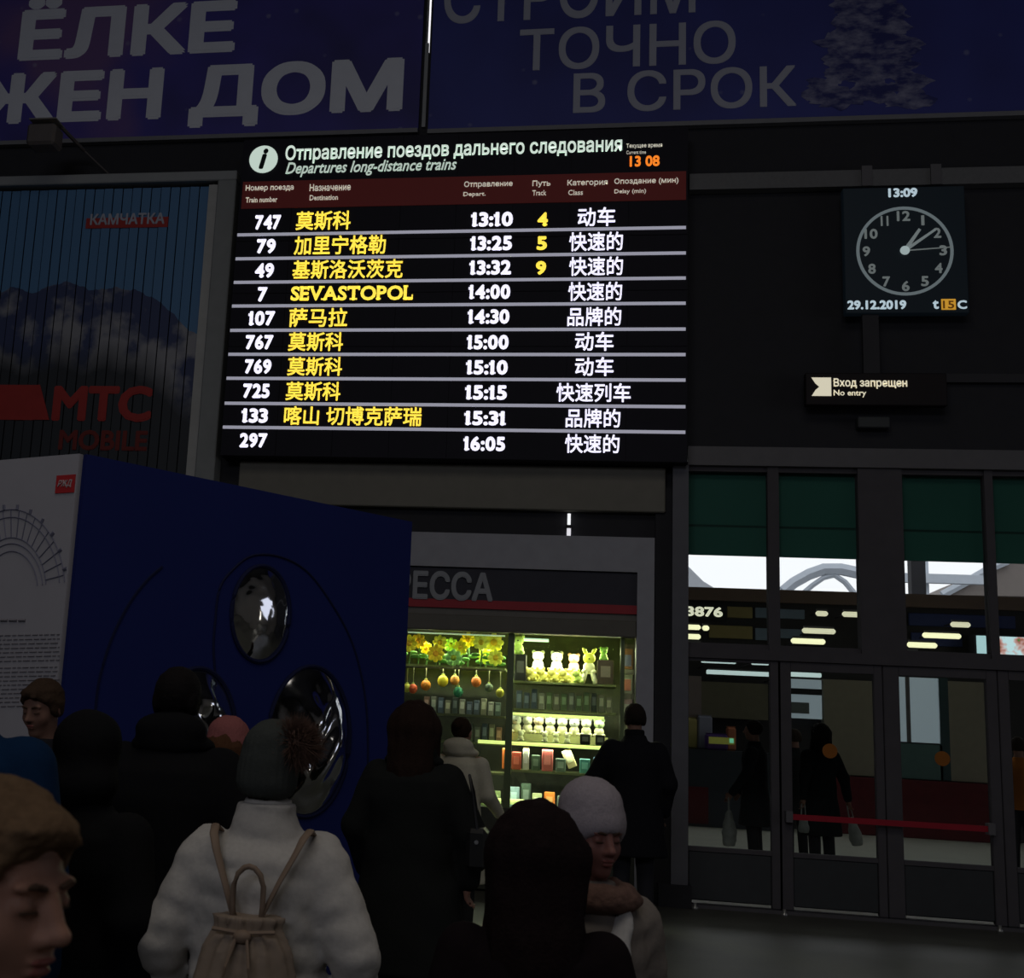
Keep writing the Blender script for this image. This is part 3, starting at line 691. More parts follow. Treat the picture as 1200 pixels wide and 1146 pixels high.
def flower(px_, py_, r, col, label, Y=D+.2, group=None):
    p = at(px_, py_, Y); t = thing('artificial_flower', label, 'flower', (p[0], Y, SH['l1']), 0, group); h = p[2]-SH['l1']
    if h < .05: h = .05
    me = None
    for k in range(8):
        a = 2*math.pi*k/8; m_ = MB().ell((0, 0, r*.62), (r*.34, r*.12, r*.45), 8, 5)
        if me is None: o = m_.build('petal', cm(col), t, True); me = o
        else: o = me.copy(); COL.objects.link(o); o.parent = t
        o.location = (0, -.02, h); o.rotation_euler = (R(12), a, 0)
    MB().ell((0, -.035, h), (r*.36, r*.25, r*.36), 10, 6).build('flower_centre', cm((col[0]*.8, col[1]*.55, .03)), t, True)
    MB().tube([(0, 0, 0), (.01, .0, h*.5), (0, 0, h)], .008, 6).build('stem', cm((.03, .08, .02)), t)
    MB().ell((r*.7, .01, h*.4), (r*.6, .01, r*.25), 8, 5).ell((-r*.7, .01, h*.5), (r*.6, .01, r*.25), 8, 5).build('leaf', cm((.06, .16, .04)), t, True)
    return t
Yc = (.85, .72, .05); Gc = (.35, .62, .15); Wc = (.8, .85, .45)
fl = [(480, 754, 7.5, Yc, 'bright yellow'), (491, 751, 6.5, (.85, .6, .05), 'golden yellow'), (500, 760, 5.5, Yc, 'small yellow'), (511, 766, 7.5, (.9, .65, .04), 'deep yellow'), (516, 753, 6.5, (.7, .72, .1), 'lime yellow'),
      (529, 756, 6.5, Gc, 'pale green'), (532, 771, 7.5, (.3, .58, .2), 'leafy green'), (540, 759, 6.5, Yc, 'lemon yellow'), (549, 750, 7, Yc, 'tall yellow'), (564, 753, 7, (.72, .75, .12), 'yellow green'), (579, 753, 8.5, (.82, .78, .1), 'big yellow'),
      (569, 769, 7, (.65, .75, .12), 'lime'), (581, 771, 7, (.75, .75, .1), 'soft yellow')]
for i, (a, b, r, c, wd) in enumerate(fl):
    flower(a, b, r/118.*1.35, c, '%s artificial flower, %s from the left on the top left shelf' % (wd, ordinal(i)), D+.18+.05*(i % 3), 'artificial flowers on the top kiosk shelf')
# hanging baubles on hooks below the top shelf
rail_z = SH['l1']-.03
B('hook_rail', DGREY, at(466, 783, D+.16)[0], xm-.05, D+.155, D+.17, rail_z-.0, rail_z+.008, kk)
for i, (a, b, r, c, wd) in enumerate([(477, 806, 5, (.7, .7, .1), 'yellow'), (484, 807, 5.5, (.8, .15, .06), 'red'), (499, 803, 6, (.95, .32, .04), 'orange'), (519, 798, 6.5, (.98, .78, .05), 'bright yellow'), (533, 797, 5.5, (.95, .4, .08), 'pale orange'), (537, 811, 6, (.06, .3, .15), 'dark green'), (558, 799, 6, (.9, .25, .05), 'red orange'), (573, 806, 5, (.15, .2, .12), 'dark'), (586, 812, 5, (.6, .55, .08), 'olive yellow')]):
    p = at(a, b, D+.16); t = thing('hanging_bauble', '%s hanging bauble, %s from the left below the top kiosk shelf' % (wd, ordinal(i)), 'bauble', (p[0], D+.16, p[2]), 0, 'baubles hanging in the kiosk window'); r = r/118.
    MB().ell((0, 0, 0), (r, r, r*1.08), 12, 8).build('ball', cm(c, .35), t, True)
    MB().lathe([(r*.3, r), (r*.3, r*1.3), (r*.1, r*1.35)], n=8).build('cap', cm((.5, .6, .15), .4), t)
    MB().tube([(0, 0, r*1.3), (0, 0, rail_z-p[2])], .004, 5).build('string', cm((.2, .2, .1)), t)
# magazines and boxes
rg = random.Random(5)
dull = [(.22, .24, .18), (.15, .2, .16), (.3, .3, .2), (.1, .13, .16), (.28, .17, .12), (.18, .26, .12), (.35, .36, .28), (.08, .1, .08)]
dn = ['grey', 'grey green', 'sand', 'slate', 'brown', 'moss green', 'pale', 'black']
def box_row(key, x0, x1, n, hh, what, where, name, Y=D+.26, cols=None, cn=None):
    for i in range(n):
        a = x0+(x1-x0)*(i+.1)/n; b = x0+(x1-x0)*(i+.85)/n; xa_ = at(a, 830, Y)[0]; xb_ = at(b, 830, Y)[0]; ci = rg.randrange(len(cols or dull)); h = hh*rg.uniform(.75, 1.0)
        t = thing(name, '%s %s, %s from the left on %s' % ((cn or dn)[ci], what, ordinal(i), where), 'souvenir' if 'box' in name else 'magazine', ((xa_+xb_)/2, Y, SH[key]), 0, '%s on %s' % (what, where))
        w2 = (xb_-xa_)/2; c = (cols or dull)[ci]
        MB().box(-w2, w2, -.03, .03, 0, h, .004).build('body', cm(c, .5), t)
        B('label_panel', cm(tuple(min(1, v*2+.1) for v in c), .5), -w2*.7, w2*.7, -.033, -.0301, h*.35, h*.8, t)
box_row('l3', 496, 588, 11, .17, 'magazine', 'the middle left kiosk shelf', 'magazine')
box_row('l4', 540, 590, 6, .19, 'boxed souvenir', 'the left shelf above the counter', 'souvenir_box')
box_row('r2', 604, 718, 13, .20, 'boxed souvenir', 'the dim shelf above the white plush', 'souvenir_box')
# plush on the right
for i, (a, r, c, wd) in enumerate([(630, 7.0, (.85, .85, .75), 'white'), (652, 7.0, (.88, .88, .78), 'cream white'), (672, 6.5, (.85, .42, .30), 'pink')]):
    plush(a, SH['r1']+.12, r/118., c, '%s plush toy sitting at the back of the upper right kiosk shelf' % wd, D+.42)
    B('riser', cm((.3, .3, .1)), at(a-9, 790, D+.42)[0], at(a+9, 790, D+.42)[0], D+.36, D+.5, SH['r1'], SH['r1']+.12, kk)
for i, a in enumerate((624, 637, 650, 663, 678)):
    Yq = D+.2; x = at(a, 792, Yq)[0]; t = thing('plush_toy', 'lying %s plush toy, %s from the left on the upper right shelf' % ('yellow' if i < 4 else 'orange and green', ordinal(i)), 'toy', (x, Yq, SH['r1']), 0, 'lying plush toys on the upper right shelf')
    c = cm((.85, .78, .22)) if i < 4 else cm((.6, .75, .2))
    MB().ell((0, 0, .05), (.058, .05, .05)).build('body', c, t, True); MB().ell((-.03, -.03, .095), (.042, .036, .036)).build('head', c, t, True)
    for s in (-1, 1): MB().ell((-.03+s*.03, -.03, .13), (.014, .01, .014), 8, 5).build('ear', c, t, True); MB().ell((s*.035, -.06, .02), (.018, .03, .018), 8, 5).build('foot', c, t, True)
t = plush(690, SH['r1']+.10, .062, (.85, .85, .12), 'tall yellow rabbit plush with long dangling white legs at the right of the top shelf', D+.20, 'long', (.85, .82, .5))
for s in (-1, 1): MB().tube([(s*.03, -.02, .03), (s*.05, -.03, -.05), (s*.07, -.03, -.095)], [.025, .024, .03], 8).build('leg', cm((.85, .82, .55)), t, True)
plush(707, SH['r1']+.24, .038, (.4, .75, .15), 'small green plush toy on a dark box at the right of the top shelf', D+.2)
def sbox(px0, px1, key, h, col, label, Y=D+.2, name='souvenir_box', lift=0, tilt=0, d=.05):
    a = at(px0, 850, Y)[0]; b = at(px1, 850, Y)[0]; t = thing(name, label, 'box', ((a+b)/2, Y, (SH[key] if isinstance(key, str) else key)+lift)); w2 = (b-a)/2
    MB().box(-w2, w2, -d, d, 0, h, .006).build('body', cm(col, .5), t); B('label_panel', cm(tuple(min(1, v*1.7+.08) for v in col), .5), -w2*.6, w2*.6, -d-.004, -d-.0001, h*.3, h*.75, t); t.rotation_euler = (0, tilt, 0); return t
sbox(699, 718, 'r1', .24, (.06, .04, .03), 'tall dark brown gift box under the small green plush toy', d=.06)
sbox(601.5, 615, 'r1', .26, (.02, .02, .02), 'black box under the pale green plush beside the window post', d=.06)
plush(606, SH['r1']+.262, .058, (.65, .85, .25), 'pale green and white plush perched on the black box', D+.2)
w8 = [606.5, 619.5, 632.5, 646, 660, 674, 688, 703]
for i, a in enumerate(w8):
    c = [(.8, .85, .8), (.78, .8, .7), (.85, .68, .52), (.82, .84, .78), (.85, .86, .82), (.72, .74, .86), (.85, .84, .8), (.65, .82, .5)][i]; wd = ['white', 'off white', 'peach', 'snow white', 'bright white', 'lilac', 'milk white', 'mint'][i]
    plush(a, SH['r3']+.075, .0525, c, '%s round headed plush toy, %s from the left in the white row' % (wd, ordinal(i)), D+.30, 'round', (.85, .82, .6), 'white plush toys in the middle row')
B('plinth', cm((.6, .6, .3)), at(600, 868, D+.3)[0], at(712, 868, D+.3)[0], D+.25, D+.4, SH['r3'], SH['r3']+.075, kk)
for i, a in enumerate((612, 640, 653, 666)):
    plush(a, SH['r3'], .030, (.85, .85, .6), 'tiny cream plush toy, %s from the left before the white row' % ordinal(i), D+.17, group='tiny plush toys in front of the white row')
sbox(680, 692, 'r3', .10, (.015, .015, .012), 'small black box in front of the milk white plush', D+.17, d=.03); sbox(698, 709, 'r3', .10, (.015, .015, .012), 'small black box in front of the mint plush', D+.17, d=.03)
# lower window
for k_, (a, b, key, h, c, lab) in enumerate([(590, 599, 'r4', .20, (.8, .2, .04), 'orange red packet at the left end under the counter'), (601, 612, 'r4', .17, (.55, .1, .06), 'dark red packet beside the orange one under the counter'), (614, 621, 'r4', .22, (.6, .6, .5), 'narrow white figurine box under the counter'),
     (624, 634, 'r4', .15, (.1, .16, .1), 'dark green box under the counter beside the white one'), (636, 649, 'r4', .21, (.6, .16, .14), 'pink and red doll box under the counter'), (652, 664, 'r4', .13, (.14, .2, .15), 'grey green box right of the pink doll box'), (680, 692, 'r4', .14, (.08, .25, .22), 'teal box under the counter at the right'), (696, 712, 'r4', .16, (.05, .1, .16), 'navy box at the right end under the counter')]):
    sbox(a, b, key, h, c, lab, D+.2)
t = sbox(667, 678, 'r4', .18, (.7, .6, .3), 'tilted colourful booklet leaning under the counter', D+.18, 'booklet', tilt=R(-25), d=.01)
t.location.z += .05
zl = zwin0-.05
for (a, b, h, c, lab) in [(596, 611, .20, (.25, .36, .36), 'large grey blue box on the kiosk bottom ledge'), (613, 624, .24, (.05, .08, .05), 'dark green box on the bottom ledge beside the grey blue one'), (626, 637, .15, (.55, .6, .3), 'pale green packet on the bottom ledge'), (640, 652, .17, (.85, .25, .04), 'orange packet on the bottom ledge'), (655, 668, .14, (.2, .25, .18), 'grey packet on the bottom ledge right of the orange one'), (671, 684, .22, (.1, .25, .22), 'teal tin on the bottom ledge'), (687, 700, .16, (.3, .12, .08), 'brown packet on the bottom ledge'), (706, 718, .20, (.9, .3, .12), 'orange pink packet at the right end of the bottom ledge'), (567, 576, .18, (.16, .22, .08), 'moss box on the bottom ledge left of the window post'), (578, 589, .15, (.2, .26, .1), 'olive box on the bottom ledge against the window post')]:
    sbox(a, b, zl, h, c, lab, D+.3)
# magazine rack at the right jamb
mr = thing('magazine_rack', 'narrow rack of magazines inside the kiosk by the right post', 'rack', (at(737, 800, D+.15)[0], D+.15, 0))
B('rack_back', cm((.12, .1, .07)), -.07, .05, .03, .05, zwin0-.05, zwin1-.05, mr)
for i, z in enumerate(np.linspace(zwin0+.1, zwin1-.35, 6)):
    B('rack_pocket', cm((.3, .28, .2)), -.06, .045, -.03, .03, z, z+.05, mr)
    t = thing('magazine', '%s magazine, %s from the bottom in the narrow right rack' % (['brown', 'pink', 'grey', 'white and pink', 'cream', 'rusty'][i], ordinal(i)), 'magazine', (at(737, 800, D+.15)[0]-.01, D+.15, z+.052), 0, 'magazines in the narrow right rack')
    MB().box(-.05, .045, -.012, .012, 0, .2, .003).build('body', cm([(.2, .12, .08), (.6, .25, .2), (.25, .25, .2), (.75, .5, .5), (.5, .5, .35), (.3, .14, .06)][i]), t); B('cover_picture', cm([(.4, .2, .1), (.8, .5, .4), (.5, .5, .4), (.85, .8, .7), (.8, .3, .2), (.2, .2, .3)][i]), -.035, .03, -.015, -.0121, .03, .14, t)

# ------------------------------------------------------------------ glass door wall
zsill = at(985, 1003)[2]; ztr1 = at(950, 764)[2]; ztr0 = at(950, 787)[2]; ztr0a = at(850, 772)[2]
struct(B('trim_7', DGREY, pl1, XR, D-.06, D+.15, zdt, zdo+.01))
GREEN = mat('green_blind', (.03, .13, .10), .6, scale=2)
xm1 = (at(899, 551)[0], at(912, 551)[0]); xm2 = (at(1004, 551)[0], at(1056, 562)[0]); xm3 = (at(1157, 667)[0], at(1167, 667)[0]); xm4 = (xm3[1]+.85, xm3[1]+1.25)
struct(B('trim_8', DOORF, xm2[0], xm2[1], D-.03, D+.13, ztr1, zdt)); struct(B('trim_9', DOORF, xm4[0], xm4[1], D-.03, D+.13, ztr1, zdt))
bays = [(pl1, xm1[0]), (xm1[1], xm2[0]), (xm2[1], xm3[0]), (xm3[1], xm4[0])]
struct(B('trim_10', DOORF, xm1[0], xm1[1], D-.02, D+.12, ztr1, zdt)); struct(B('trim_11', DOORF, xm3[0], xm3[1], D-.02, D+.12, ztr1, zdt))
struct(B('trim_12', DOORF, pl1, XR, D-.05, D+.13, ztr0a, ztr1))
struct(B('wall_door_side', BLK, xm4[1], XR, D, D+.12, 0, zdt))
zbl = at(950, 652)[2]; zse = at(950, 617)[2]
for i, (a, b) in enumerate(bays):
    wn = thing('window_%d' % (i+1), 'tall transom window pane with green blind, %s from the pillar' % ordinal(i), 'window'); wn['kind'] = 'structure'
    del wn['category']
    B('glass_pane', GLASS, a, b, D+.04, D+.048, ztr1, zdt, wn)
    B('frame_rail', DOORF, a, b, D, D+.09, zdt-.05, zdt, wn); B('frame_rail', DOORF, a, b, D, D+.09, ztr1, ztr1+.05, wn)
    B('blind_panel', GREEN, a, b, D+.10, D+.12, zse+.012, zdt, wn); B('blind_panel', GREEN, a, b, D+.10, D+.12, zbl, zse-.012, wn)
    B('blind_seam', mat('blind_seam', (.012, .05, .04), .6), a, b, D+.105, D+.125, zse-.013, zse+.013, wn)
leaf = [(806, 903, 806, 904), (928, 1026, 912, 1036), (1056, 1159, 1037, 1172), (1186, 1290, 1173, 1300)]
for i, (g0, g1, f0, f1) in enumerate(leaf):
    t = thing('door_%d' % (i+1), None, None); t['kind'] = 'structure'
    xg0, xg1, xf0, xf1 = [at(v, 900)[0] for v in (g0, g1, f0, f1)]
    if i == 0: xf0 = pl1; xg0 = pl1+.015; xf1 = at(916, 900)[0]
    top = ztr0a-.002; gt = ztr0a-.03 if i == 0 else ztr0
    for a, b in ((xf0, xg0), (xg1, xf1)):
        if b-a > .003: B('door_stile', DOORF, a, b, D-.02, D+.06, .03, top, t, .006)
    if top-gt > .004: B('door_rail', DOORF, xg0, xg1, D-.02, D+.06, gt, top, t)
    B('kick_panel', mat('kick_panel', (.045, .048, .05), .6), xg0, xg1, D-.01, D+.05, .06, zsill-.04, t, .01)
    B('door_rail', DOORF, xg0, xg1, D-.02, D+.06, zsill-.04, zsill, t)
    B('glass_pane', GLASS, xg0, xg1, D+.02, D+.028, zsill, gt, t)
    B('bottom_seal', BLK, xf0, xf1, D-.015, D+.055, .005, .03, t)
    if i in (1, 2):
        p = at(973 if i == 1 else 1105, 880 if i == 1 else 889)
        tag(MB().lathe([(.001, 0), (.068, 0), (.068, .002), (.001, .002)], (p[0], D+.017, p[2]), 20, 'y').build('warning_sticker', mat('orange_sticker', (.30, .10, .01), .6), t), 'round orange sticker on the glass')
struct(B('trim_13', mat('threshold_metal', (.09, .085, .09), .5), pl1, XR, D-.10, D-.07, 0, .03))
struct(B('trim_14', BLK, pl1, XR, D-.07, D+.1, 0, .02))
# door stop glints
for px_ in (812, 915, 1163):
    p = at(px_, 1065 if px_ < 1000 else 1086); t = thing('door_stop', 'small metal door stop on the floor, %s' % {812: 'beside the pillar', 915: 'under the first door joint', 1163: 'under the last visible door joint'}[px_], 'door stop', (p[0], D-.2, 0))
    MB().lathe([(.03, 0), (.03, .02), (.015, .03), (.015, .06)], n=12).build('body', mat('door_stop_metal', (.4, .4, .38), .35, .7), t, True)
# red belt across the doors
YR_ = D-.10
rb = thing('barrier_belt', 'red barrier belt stretched low across the closed glass doors', 'barrier')
p0_ = at(925, 957, YR_); p1_ = at(1162, 969, YR_)
B('belt', mat('red_belt', (.36, .015, .03), .7), p0_[0], p1_[0], YR_, YR_+.004, p0_[2]-.026, p0_[2]+.026, rb)
for p in (p0_, p1_): B('clamp', DGREY, p[0]-.03, p[0]+.03, YR_-.015, D-.021, p0_[2]-.05, p0_[2]+.05, rb)

# ------------------------------------------------------------------ concourse beyond the doors
Y2 = 24.
CF = mat('concourse_floor', (.42, .42, .36), .5, scale=2)
struct(B('floor_concourse', CF, -4, 16, D+.1, Y2+.1, -.12, -.002))
struct(B('ceiling_concourse', BLK, -4, 16, D+.2, Y2-.4, 5.9, 6.0))
struct(B('wall_concourse_left', WALL, -4.1, -4, D+.2, Y2, 0, 5.9)); struct(B('wall_concourse_right', WALL, 16, 16.1, D+.2, Y2, 0, 5.9))
ztop = at(950, 693, Y2)[2]; zbr = at(950, 708, Y2)[2]
shop_names = MB()
zl1 = at(950, 762, Y2)[2]
BR = mat('brown_fascia', (.16, .11, .085), .7)
struct(B('wall_concourse_back', mat('concourse_dark', (.035, .033, .035), .7), -4, 16, Y2, Y2+.3, 0, zbr))
struct(B('trim_15', BR, -4, 16, Y2-.12, Y2+.3, zbr, ztop))
def wpan(x0, y0, x1, y1, m, name, label, cat, Y=Y2-.06, t=.05):
    q = rect(x0, y0, x1, y1, Y); o = MB().box(q[0], q[1], Y, Y+t, q[2], q[3], .01).build(name, m); tag(o, label, cat); return o
ptn = thing('shop_sign', 'lit white number sign 3876 high on the far dark shopfront', 'sign')
q = rect(800, 708, 852, 726, Y2-.1); B('sign_casing', BLK, q[0], q[1], Y2-.1, Y2-.002, q[2], q[3], ptn)
ptext('lettering', '3876', 804, 711, 847, 722.5, Y2-.1, mat('sign_numeral_glow', (1, 1, .8), emit=.62, ecol=(1, .98, .75), var=0), ptn, bold=.04)
YP = mat('ochre_panel', (.30, .24, .10), .6); BP = mat('blue_grey_panel', (.20, .26, .34), .6); NB = mat('navy_panel', (.04, .055, .16), .6)
wpan(852, 711, 882, 724, YP, 'sign_panel', 'upper ochre sign panel on the far shopfront', 'sign')
wpan(831, 733, 882, 748, YP, 'sign_panel', 'lower ochre sign panel on the far shopfront', 'sign')
wpan(885, 712, 900, 724, BP, 'sign_panel', 'narrow upper blue grey sign panel right of the ochre one', 'sign')
wpan(885, 736, 900, 750, BP, 'sign_panel', 'narrow lower blue grey sign panel right of the ochre one', 'sign')
wpan(913, 714, 943, 725, BP, 'sign_panel', 'wide upper blue grey sign panel in the second pane', 'sign')
wpan(912, 737, 940, 748, BP, 'sign_panel', 'wide lower blue grey sign panel in the second pane', 'sign')
wpan(1065, 720, 1190, 735, NB, 'sign_panel', 'long navy sign panel high in the third pane', 'sign'); wpan(1068, 742, 1128, 757, NB, 'sign_panel', 'short navy sign panel below the long navy one', 'sign')
# lamps
LY = mat('lamp_warm_glow', (1, 1, .7), emit=1.0, ecol=(1, .96, .58), var=0); LWc = mat('lamp_cool_glow', (.9, 1, 1), emit=.5, ecol=(.80, 1, .98), var=0)
lamps = [(804, 821, 735), (823, 831, 736), (804, 821, 746), (804, 822, 756), (956, 970, 719), (987, 1010, 720), (940, 979, 739.5), (927, 967, 751.5), (1114, 1137, 732), (1081, 1126, 745), (1063, 1098, 756), (1063, 1076, 766)]
for i, (a, b, y) in enumerate(lamps):
    Yl = Y2-1.0-.4*(i % 4); q0 = at(a, y, Yl); q1 = at(b, y, Yl); z = at((a+b)/2, y, Yl)[2]
    t = thing('linear_lamp', 'pale yellow ceiling lamp in the %s door pane, %s' % ('first' if a < 900 else 'second' if a < 1015 else 'third', ['long one in the top row', 'short one in the top row', 'middle row', 'bottom row', 'upper left one', 'upper right one', 'middle row', 'lowest and longest', 'dim uppermost one', 'longest one', 'second lowest', 'lowest and shortest'][i]), 'lamp', ((q0[0]+q1[0])/2, Yl, z), 0, 'linear lamps beyond the doors')
    L = (q1[0]-q0[0])/2
    m_ = LY if i not in (4, 5, 6, 8) else mat('lamp_soft_glow', (1, 1, .7), emit=.6, ecol=(1, .95, .66), var=0)
    MB().tube([(-L, 0, 0), (-L+.03, 0, 0), (L-.03, 0, 0), (L, 0, 0)], [.02, .048, .048, .02], 10).build('diffuser', m_, t, True)
    B('housing', DGREY, -L*.9, L*.9, -.03, .03, .045, .08, t); B('wall_arm', BLK, -.015, .015, .031, Y2-.001-Yl, .05, .07, t)
for i, (a, b, y, h) in enumerate([(822, 862, 775, 3), (881, 901, 777, 3), (828, 903, 789, 4.2), (926, 962, 791, 4)]):
    Yl = Y2-3.2-.3*i; q0 = at(a, y, Yl); q1 = at(b, y, Yl); z = at((a+b)/2, y, Yl)[2]; L = (q1[0]-q0[0])/2
    t = thing('linear_lamp', 'cool white lamp panel hanging low beyond the doors, %s' % ['upper left one', 'small one upper right', 'long lower one', 'one behind the second door leaf'][i], 'lamp', ((q0[0]+q1[0])/2, Yl, z), 0, 'cool white lamps beyond the doors')
    B('diffuser', LWc, -L, L, -.05, .05, -.03, .035, t, .01); B('housing', DGREY, -L*.95, L*.95, -.04, .04, .036, .06, t); B('wall_arm', BLK, -.015, .015, .041, Y2-.001-Yl, .04, .058, t)
# screens
t = thing('light_box', 'narrow upright pale cyan light box near the right edge', 'screen'); q = rect(1145, 745, 1163, 775, Y2-.5)
B('lit_face', mat('cyan_glow', (.6, .9, .9), emit=.55, ecol=(.62, .95, 1), var=0), q[0], q[1], Y2-.5, Y2-.42, q[2], q[3], t); B('frame', BLK, q[0]-.03, q[1]+.03, Y2-.48, Y2-.001, q[2]-.03, q[3]+.03, t)
SC = bpy.data.materials.new('advert_screen_picture'); SC.use_nodes = True; nt = SC.node_tree; g = nt.nodes.new('ShaderNodeNewGeometry'); n = nt.nodes.new('ShaderNodeTexNoise'); n.inputs['Scale'].default_value = 5; n.inputs['Detail'].default_value = 2
cr = nt.nodes.new('ShaderNodeValToRGB'); e = cr.color_ramp.elements; e[0].position = .36; e[0].color = (.04, .25, .05, 1); e[1].position = .62; e[1].color = (.65, .9, .95, 1); k = e.new(.45); k.color = (.45, .16, .12, 1); k = e.new(.53); k.color = (.7, .45, .42, 1)
nt.links.new(g.outputs['Position'], n.inputs['Vector']); nt.links.new(n.outputs[0], cr.inputs[0]); bs = nt.nodes['Principled BSDF']; nt.links.new(cr.outputs[0], bs.inputs['Emission Color']); bs.inputs['Emission Strength'].default_value = .8; bs.inputs['Base Color'].default_value = (0, 0, 0, 1)
t = thing('advert_screen', 'colourful glowing advert screen at the right edge beyond the doors', 'screen'); q = rect(1172, 747, 1240, 776, Y2-.5)
B('lit_face', SC, q[0], q[1], Y2-.5, Y2-.42, q[2], q[3], t); B('frame', BLK, q[0]-.03, q[1]+.03, Y2-.48, Y2-.001, q[2]-.03, q[3]+.03, t)
# lower storey of the concourse
BC = mat('beige_column', (.26, .235, .18), .7); RD = mat('dark_red_dado', (.10, .014, .018), .7, var=.3)
Yq = Y2-.25
for i, (a, b) in enumerate([(966, 1026), (1113, 1156)]):
    q = rect(a, 797 if i == 0 else 799, b, 928, Yq); o = B('column', BC, q[0], q[1], Yq, Y2-.001, 1.02, q[3]); tag(o, 'beige wall pier beyond the %s door leaf' % ('second' if i == 0 else 'third'), 'pier')
q = rect(968, 925, 1158, 975, Yq-.1); o = B('ticket_counter', RD, q[0], q[1], Yq-.2, Y2-.001, 0, 1.0, None, .01); tag(o, 'long dark red counter front beyond the doors', 'counter')
FROST = bpy.data.materials.new('frosted_daylight_glass'); FROST.use_nodes = True; nt = FROST.node_tree; b_ = nt.nodes['Principled BSDF']; b_.inputs['Base Color'].default_value = (.5, .6, .65, 1); b_.inputs['Emission Color'].default_value = (.62, .75, .85, 1); b_.inputs['Emission Strength'].default_value = .16
t = thing('lit_window', 'bluish lit office window with teal lower part beyond the third door leaf', 'window'); q = rect(1050, 794, 1101, 870, Yq)
B('window_pane', FROST, q[0], q[1], Yq, Yq+.03, q[2], q[3], t); xx = at(1064, 830, Yq)[0]; B('window_bar', DGREY, xx-.035, xx+.035, Yq-.02, Yq-.001, q[2], q[3], t)
q = rect(1056, 872, 1105, 925, Yq); B('lower_panel', mat('teal_panel', (.09, .16, .15), .5), q[0], q[1], Yq, Yq+.03, 1.02, q[3], t); q = rect(1101, 794, 1113, 928, Yq); B('side_panel', mat('dark_teal_panel', (.03, .06, .065), .5), q[0], q[1], Yq, Yq+.03, 1.02, q[3], t)
t = thing('lit_window', 'small pale lit window with a dark crossbar beyond the second door leaf', 'window'); q = rect(924, 796, 963, 842, Yq)
B('window_pane', FROST, q[0], q[1], Yq, Yq+.03, q[2], q[3], t)
q = rect(924, 807, 963, 814, Yq); B('window_bar', BLK, q[0], q[1], Yq-.03, Yq-.001, q[2], q[3], t); q = rect(926, 823, 948, 836, Yq); B('poster', mat('grey_poster', (.15, .17, .17), .6), q[0], q[1], Yq-.03, Yq-.001, q[2], q[3], t)
st = thing('market_stall', 'dim brown stall with purple and yellow goods beyond the first door leaf', 'stall')
q = rect(822, 800, 900, 842, Y2-.3); B('stall_back', mat('stall_brown', (.17, .155, .11), .7), q[0], q[1], Y2-.3, Y2-.01, q[2], q[3], st)
q = rect(806, 792, 822, 870, Y2-.4); B('stall_post', mat('stall_post_pink', (.25, .2, .2), .7), q[0], q[1], Y2-.4, Y2-.01, 0, q[3], st)
q = rect(806, 880, 905, 925, Y2-1.); B('stall_counter', mat('stall_navy', (.035, .04, .05), .6), q[0], q[1], Y2-1., Y2-.3, 0, q[3], st)
q = rect(806, 922, 830, 950, Y2-1.02); B('stall_panel', RD, q[0], q[1], Y2-1.03, Y2-1.001, .05, q[3], st)
zc = rect(806, 880, 905, 925, Y2-1.)[3]
for i, (a, b, h, c, lab) in enumerate([(806, 818, .55, (.4, .34, .14), 'tall yellow box at the left end of the dim stall counter'), (819, 836, .60, (.32, .32, .42), 'pale grey lilac bag on the stall counter'), (826, 852, .28, (.10, .05, .22), 'low purple bag on the stall counter'), (853, 864, .42, (.5, .18, .10), 'orange toy box on the stall counter')]):
    xa_, xb_ = at(a, 850, Y2-.7-.0*i)[0], at(b, 850, Y2-.7)[0]; Yg = Y2-.45-(.3 if i == 2 else 0)
    t = thing('stall_goods', lab, 'goods', ((xa_+xb_)/2, Yg, zc)); MB().box(-(xb_-xa_)/2, (xb_-xa_)/2, -.1, .1, 0, h, .03).build('body', cm(c), t); B('top_flap', cm(tuple(v*.7 for v in c)), -(xb_-xa_)/2.2, (xb_-xa_)/2.2, -.08, .08, h+.0005, h+.02, t)
t = thing('till_display', 'small green and yellow glowing till display on the stall front', 'display'); q = rect(831, 864, 861, 872, Y2-1.05); B('display_face', mat('till_glow', (.3, .4, .1), emit=.05, ecol=(.9, .8, .15), var=0), q[0], q[1], Y2-1.05, Y2-1.002, q[2], q[3], t); tag(B('indicator', mat('till_green', (.2, .8, .5), emit=.3, ecol=(.3, 1, .6), var=0), q[1]-.09, q[1]-.02, Y2-1.056, Y2-1.051, q[2]+.03, q[3]-.01, t), 'green indicator')

# ------------------------------------------------------------------ outdoors: canopy roofs beyond the concourse
PV = mat('platform_asphalt', (.12, .12, .12), .8)
struct(B('ground', PV, -40, 80, Y2+.3, 90, -.3, -.15))
YO = 44.
STL = mat('pale_canopy_steel', (.42, .46, .52), .5); ROOF = mat('weathered_roof', (.16, .14, .13), .8)
tr = thing('platform_canopy', 'arched grey steel platform canopy seen against the white sky', 'canopy', (0, 0, 0))
pts = [(918, 693), (930, 683), (948, 673), (965, 667), (985, 667), (1004, 671), (1020, 673)]
P3 = [tuple(at(a, b, YO)) for a, b in pts]
MB().tube(P3, .22, 6).build('arch_beam', STL, tr)
MB().tube([tuple(at(a, b, YO)) for a, b in [(938, 698), (952, 686), (965, 677), (978, 674), (990, 682), (1001, 695)]], .10, 6).build('arch_brace', STL, tr)
for i in (0, 6): MB().tube([P3[i], (P3[i][0], YO, -.15)], .2, 6).build('canopy_post', STL, tr)
t = thing('station_roof', 'grey sloping hall roof edge seen through the first pane', 'building')
poly = [tuple(at(a, b, YO+4)[[0, 2]]) for a, b in [(790, 650), (808, 665), (824, 681), (850, 697), (850, 712), (780, 712)]]
